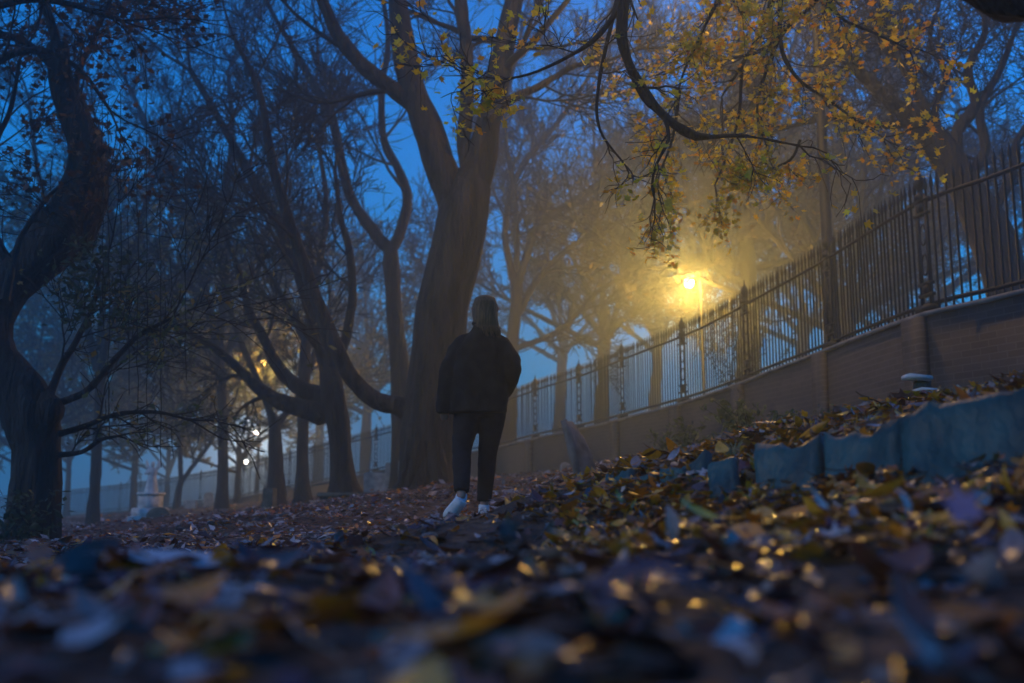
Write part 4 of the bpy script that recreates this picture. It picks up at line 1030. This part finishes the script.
# climbing shrub on the railings near the lamp
r_ = np.random.RandomState(5); s_ = s_at_px(722); q0 = fl(s_); pos = []
root = empty('climbing_shrub', tuple(q0 - fnor(s_) * .35 - np.array((0, 0, .1))), 'thin straggly shrub growing through the railings near the lamp', 'shrub')
m = MB()
for k in range(16):
    p = q0 - fnor(s_) * .4 + fdir(s_) * r_.uniform(-.9, .9) * .6 - np.array((0, 0, .12)); dv = nrm(np.array((r_.randn() * .25, r_.randn() * .25, 1))); pts = [p]
    for j in range(7): dv = nrm(dv + r_.randn(3) * .22); p = p + dv * .17; pts.append(p); pos += [p + r_.randn(3) * .05 for _ in range(4)]
    m.tube(pts, np.linspace(.01, .004, 8), 4)
m.build('stem', M_twig, root); pos = np.array(pos)
leaves_obj('foliage', [scatter(T_kite, pos, r_.uniform(.03, .05, len(pos)), 1.2, np.clip(np.array([(.12, .13, .06)] * len(pos)) * (1 + r_.randn(len(pos), 1) * .3), .01, 1))], M_tleaf, root)

# ------------------------------------------------------------------ lamps
LAMPS = []
def lamp_light(root, p, power, col, rad):
    L = bpy.data.lights.new('lamp_glow', 'POINT'); L.energy = power; L.color = col; L.shadow_soft_size = rad
    o = bpy.data.objects.new('lamp_glow', L); COL.objects.link(o); o.parent = root; o.location = np.array(p) - np.array(root_loc(root))
def street_lamp(px, py, d, pole_px, label, power, col, rad, pr=.06):
    head = P(px, py, d); pp = P(pole_px, py, d + .1); z = street_base(pole_px, d) 
    pp[2] = head[2] + .32
    root = empty('street_lamp', (pp[0], pp[1], z), label, 'street lamp', 'street lamps beyond the railings')
    m = MB(); m.tube([(pp[0], pp[1], z - .1), (pp[0], pp[1], z + 1.2), (pp[0], pp[1], z + 1.25), (pp[0], pp[1], pp[2])], [pr * 1.8, pr * 1.8, pr, pr * .7], 12); m.build('pole', M_iron, root, True)
    m = MB(); m.tube([pp, pp + (0, 0, .12), head + (0, 0, .46), head + (0, 0, .30)], [pr * .6] * 4, 8); m.build('arm', M_iron, root, True)
    m = MB(); m.lathe(head, [(.02, .36), (.10, .34), (.24, .24), (.26, .20), (.10, .20), (.02, .2)], 16); m.build('lamp_cap', M_iron, root, True)
    m = MB(); m.ball(head, min(.16, rad * .8), 16); m.build('bulb', emis('lamp_bulb', col, 60), root, True)
    lamp_light(root, head, power, col, rad)
YC = (1.0, .54, .10)
street_lamp(689, 283, 30, 701, 'bright yellow street lamp glowing above the middle of the railings', 5600, YC, .5)
street_lamp(265, 362, 47, 262, 'yellow street lamp glimmering through the leaves of the forked tree', 4200, YC, .95)
street_lamp(256, 433, 75, 252, 'small pale lamp below the yellow lamp in the trees', 2600, (1, .82, .66), .8)
street_lamp(246, 462, 100, 243, 'lowest and farthest pale lamp at left', 4000, (1, .84, .72), 1.0)
# the tall post beside the railings, its unseen lamp head added above the frame to light the golden leaves
s_ = s_at_px(812); q = fl(s_) - fnor(s_) * .34
root = empty('lamp_post', (q[0], q[1], q[2] - .12), 'tall dark iron lamp post rising out of view behind the railings', 'lamp post')
m = MB(); z = q[2] - .12
m.lathe((q[0], q[1], z), [(.17, 0), (.17, .06), (.125, .12), (.115, 1.5), (.13, 1.54), (.13, 1.6), (.085, 1.68), (.075, 3.4), (.06, 5.2), (.055, 5.7), (.0, 5.7)], 20); m.build('pole', M_iron, root, True)
hz = z + 5.75; hd = np.array((q[0] - 1.6, q[1] - 2.0, hz + .2))
m = MB(); m.tube([(q[0], q[1], hz - .1), (q[0] - .3, q[1] - .38, hz + .22), (q[0] - 1.5, q[1] - 1.9, hz + .32)], [.035, .035, .03], 8); m.build('arm', M_iron, root, True)
m = MB(); m.lathe(hd, [(.02, .16), (.14, .14), (.22, .04), (.22, .0), (.02, .0)], 16); m.build('lamp_cap', M_iron, root, True)
m = MB(); m.ball(hd - (0, 0, .08), .1, 12, .6); m.build('bulb', emis('lamp_bulb', YC, 30), root, True)
lamp_light(root, hd - (0, 0, .1), 1300, YC, .14)

# ------------------------------------------------------------------ haze, sky, light
FOG = .0070
mh = bpy.data.materials.new('haze'); mh.use_nodes = True; nt = mh.node_tree; nt.nodes.clear()
out = nt.nodes.new('ShaderNodeOutputMaterial'); pv = nt.nodes.new('ShaderNodeVolumePrincipled')
pv.inputs['Density'].default_value = FOG; pv.inputs['Color'].default_value = (.72, .90, 1, 1); pv.inputs['Anisotropy'].default_value = .75
nt.links.new(pv.outputs[0], out.inputs['Volume'])
m = MB(); m.box((-20, 110, 8.5), (360, 500, 35)); hb = m.build('haze', mh); tag(hb, kind='stuff')

W_ = bpy.data.worlds.new('World'); S.world = W_; W_.use_nodes = True; nt = W_.node_tree
bg = nt.nodes['Background']; sky = nt.nodes.new('ShaderNodeTexSky'); sky.sky_type = 'NISHITA'; sky.sun_disc = False
SUN_EL, SUN_AZ = R(32), R(-118)       # warm fill light added from the left, a little behind the camera
sky.sun_elevation = R(4); sky.sun_rotation = SUN_AZ; sky.air_density = 1.5; sky.ozone_density = 5; sky.dust_density = .3
tint = nt.nodes.new('ShaderNodeMix'); tint.data_type = 'RGBA'; tint.blend_type = 'MULTIPLY'; tint.inputs[0].default_value = 1
tint.inputs[7].default_value = (.04, 5.0, 8.6, 1)
nt.links.new(sky.outputs[0], tint.inputs[6]); nt.links.new(tint.outputs[2], bg.inputs['Color']); bg.inputs['Strength'].default_value = .1
L = bpy.data.lights.new('front_fill', 'SUN'); L.energy = .8; L.color = (1, .74, .60); L.angle = R(3)
o = bpy.data.objects.new('front_fill', L); COL.objects.link(o)
dirv = Vector((math.sin(SUN_AZ) * math.cos(SUN_EL), math.cos(SUN_AZ) * math.cos(SUN_EL), math.sin(SUN_EL)))
o.rotation_euler = dirv.to_track_quat('Z', 'Y').to_euler(); o.location = (-10, -10, 15)

cam = bpy.data.cameras.new('camera'); co = bpy.data.objects.new('camera', cam); COL.objects.link(co)
co.location = (0, 0, 0); co.rotation_euler = (R(90) + TH, 0, 0); cam.lens = 35; cam.sensor_width = 36; cam.clip_start = .02; cam.clip_end = 2000
cam.dof.use_dof = True; cam.dof.focus_distance = 6; cam.dof.aperture_fstop = 2.0
S.camera = co
S.view_settings.view_transform = 'Standard'; S.view_settings.look = 'None'; S.view_settings.gamma = 1; S.view_settings.exposure = -0.3
S.view_settings.use_curve_mapping = False
S.render.engine = 'CYCLES'; c = S.cycles
c.use_denoising = True; c.max_bounces = 6; c.diffuse_bounces = 2; c.glossy_bounces = 2; c.transmission_bounces = 2; c.volume_bounces = 2
c.sample_clamp_indirect = 3; c.use_adaptive_sampling = True; c.adaptive_threshold = .02
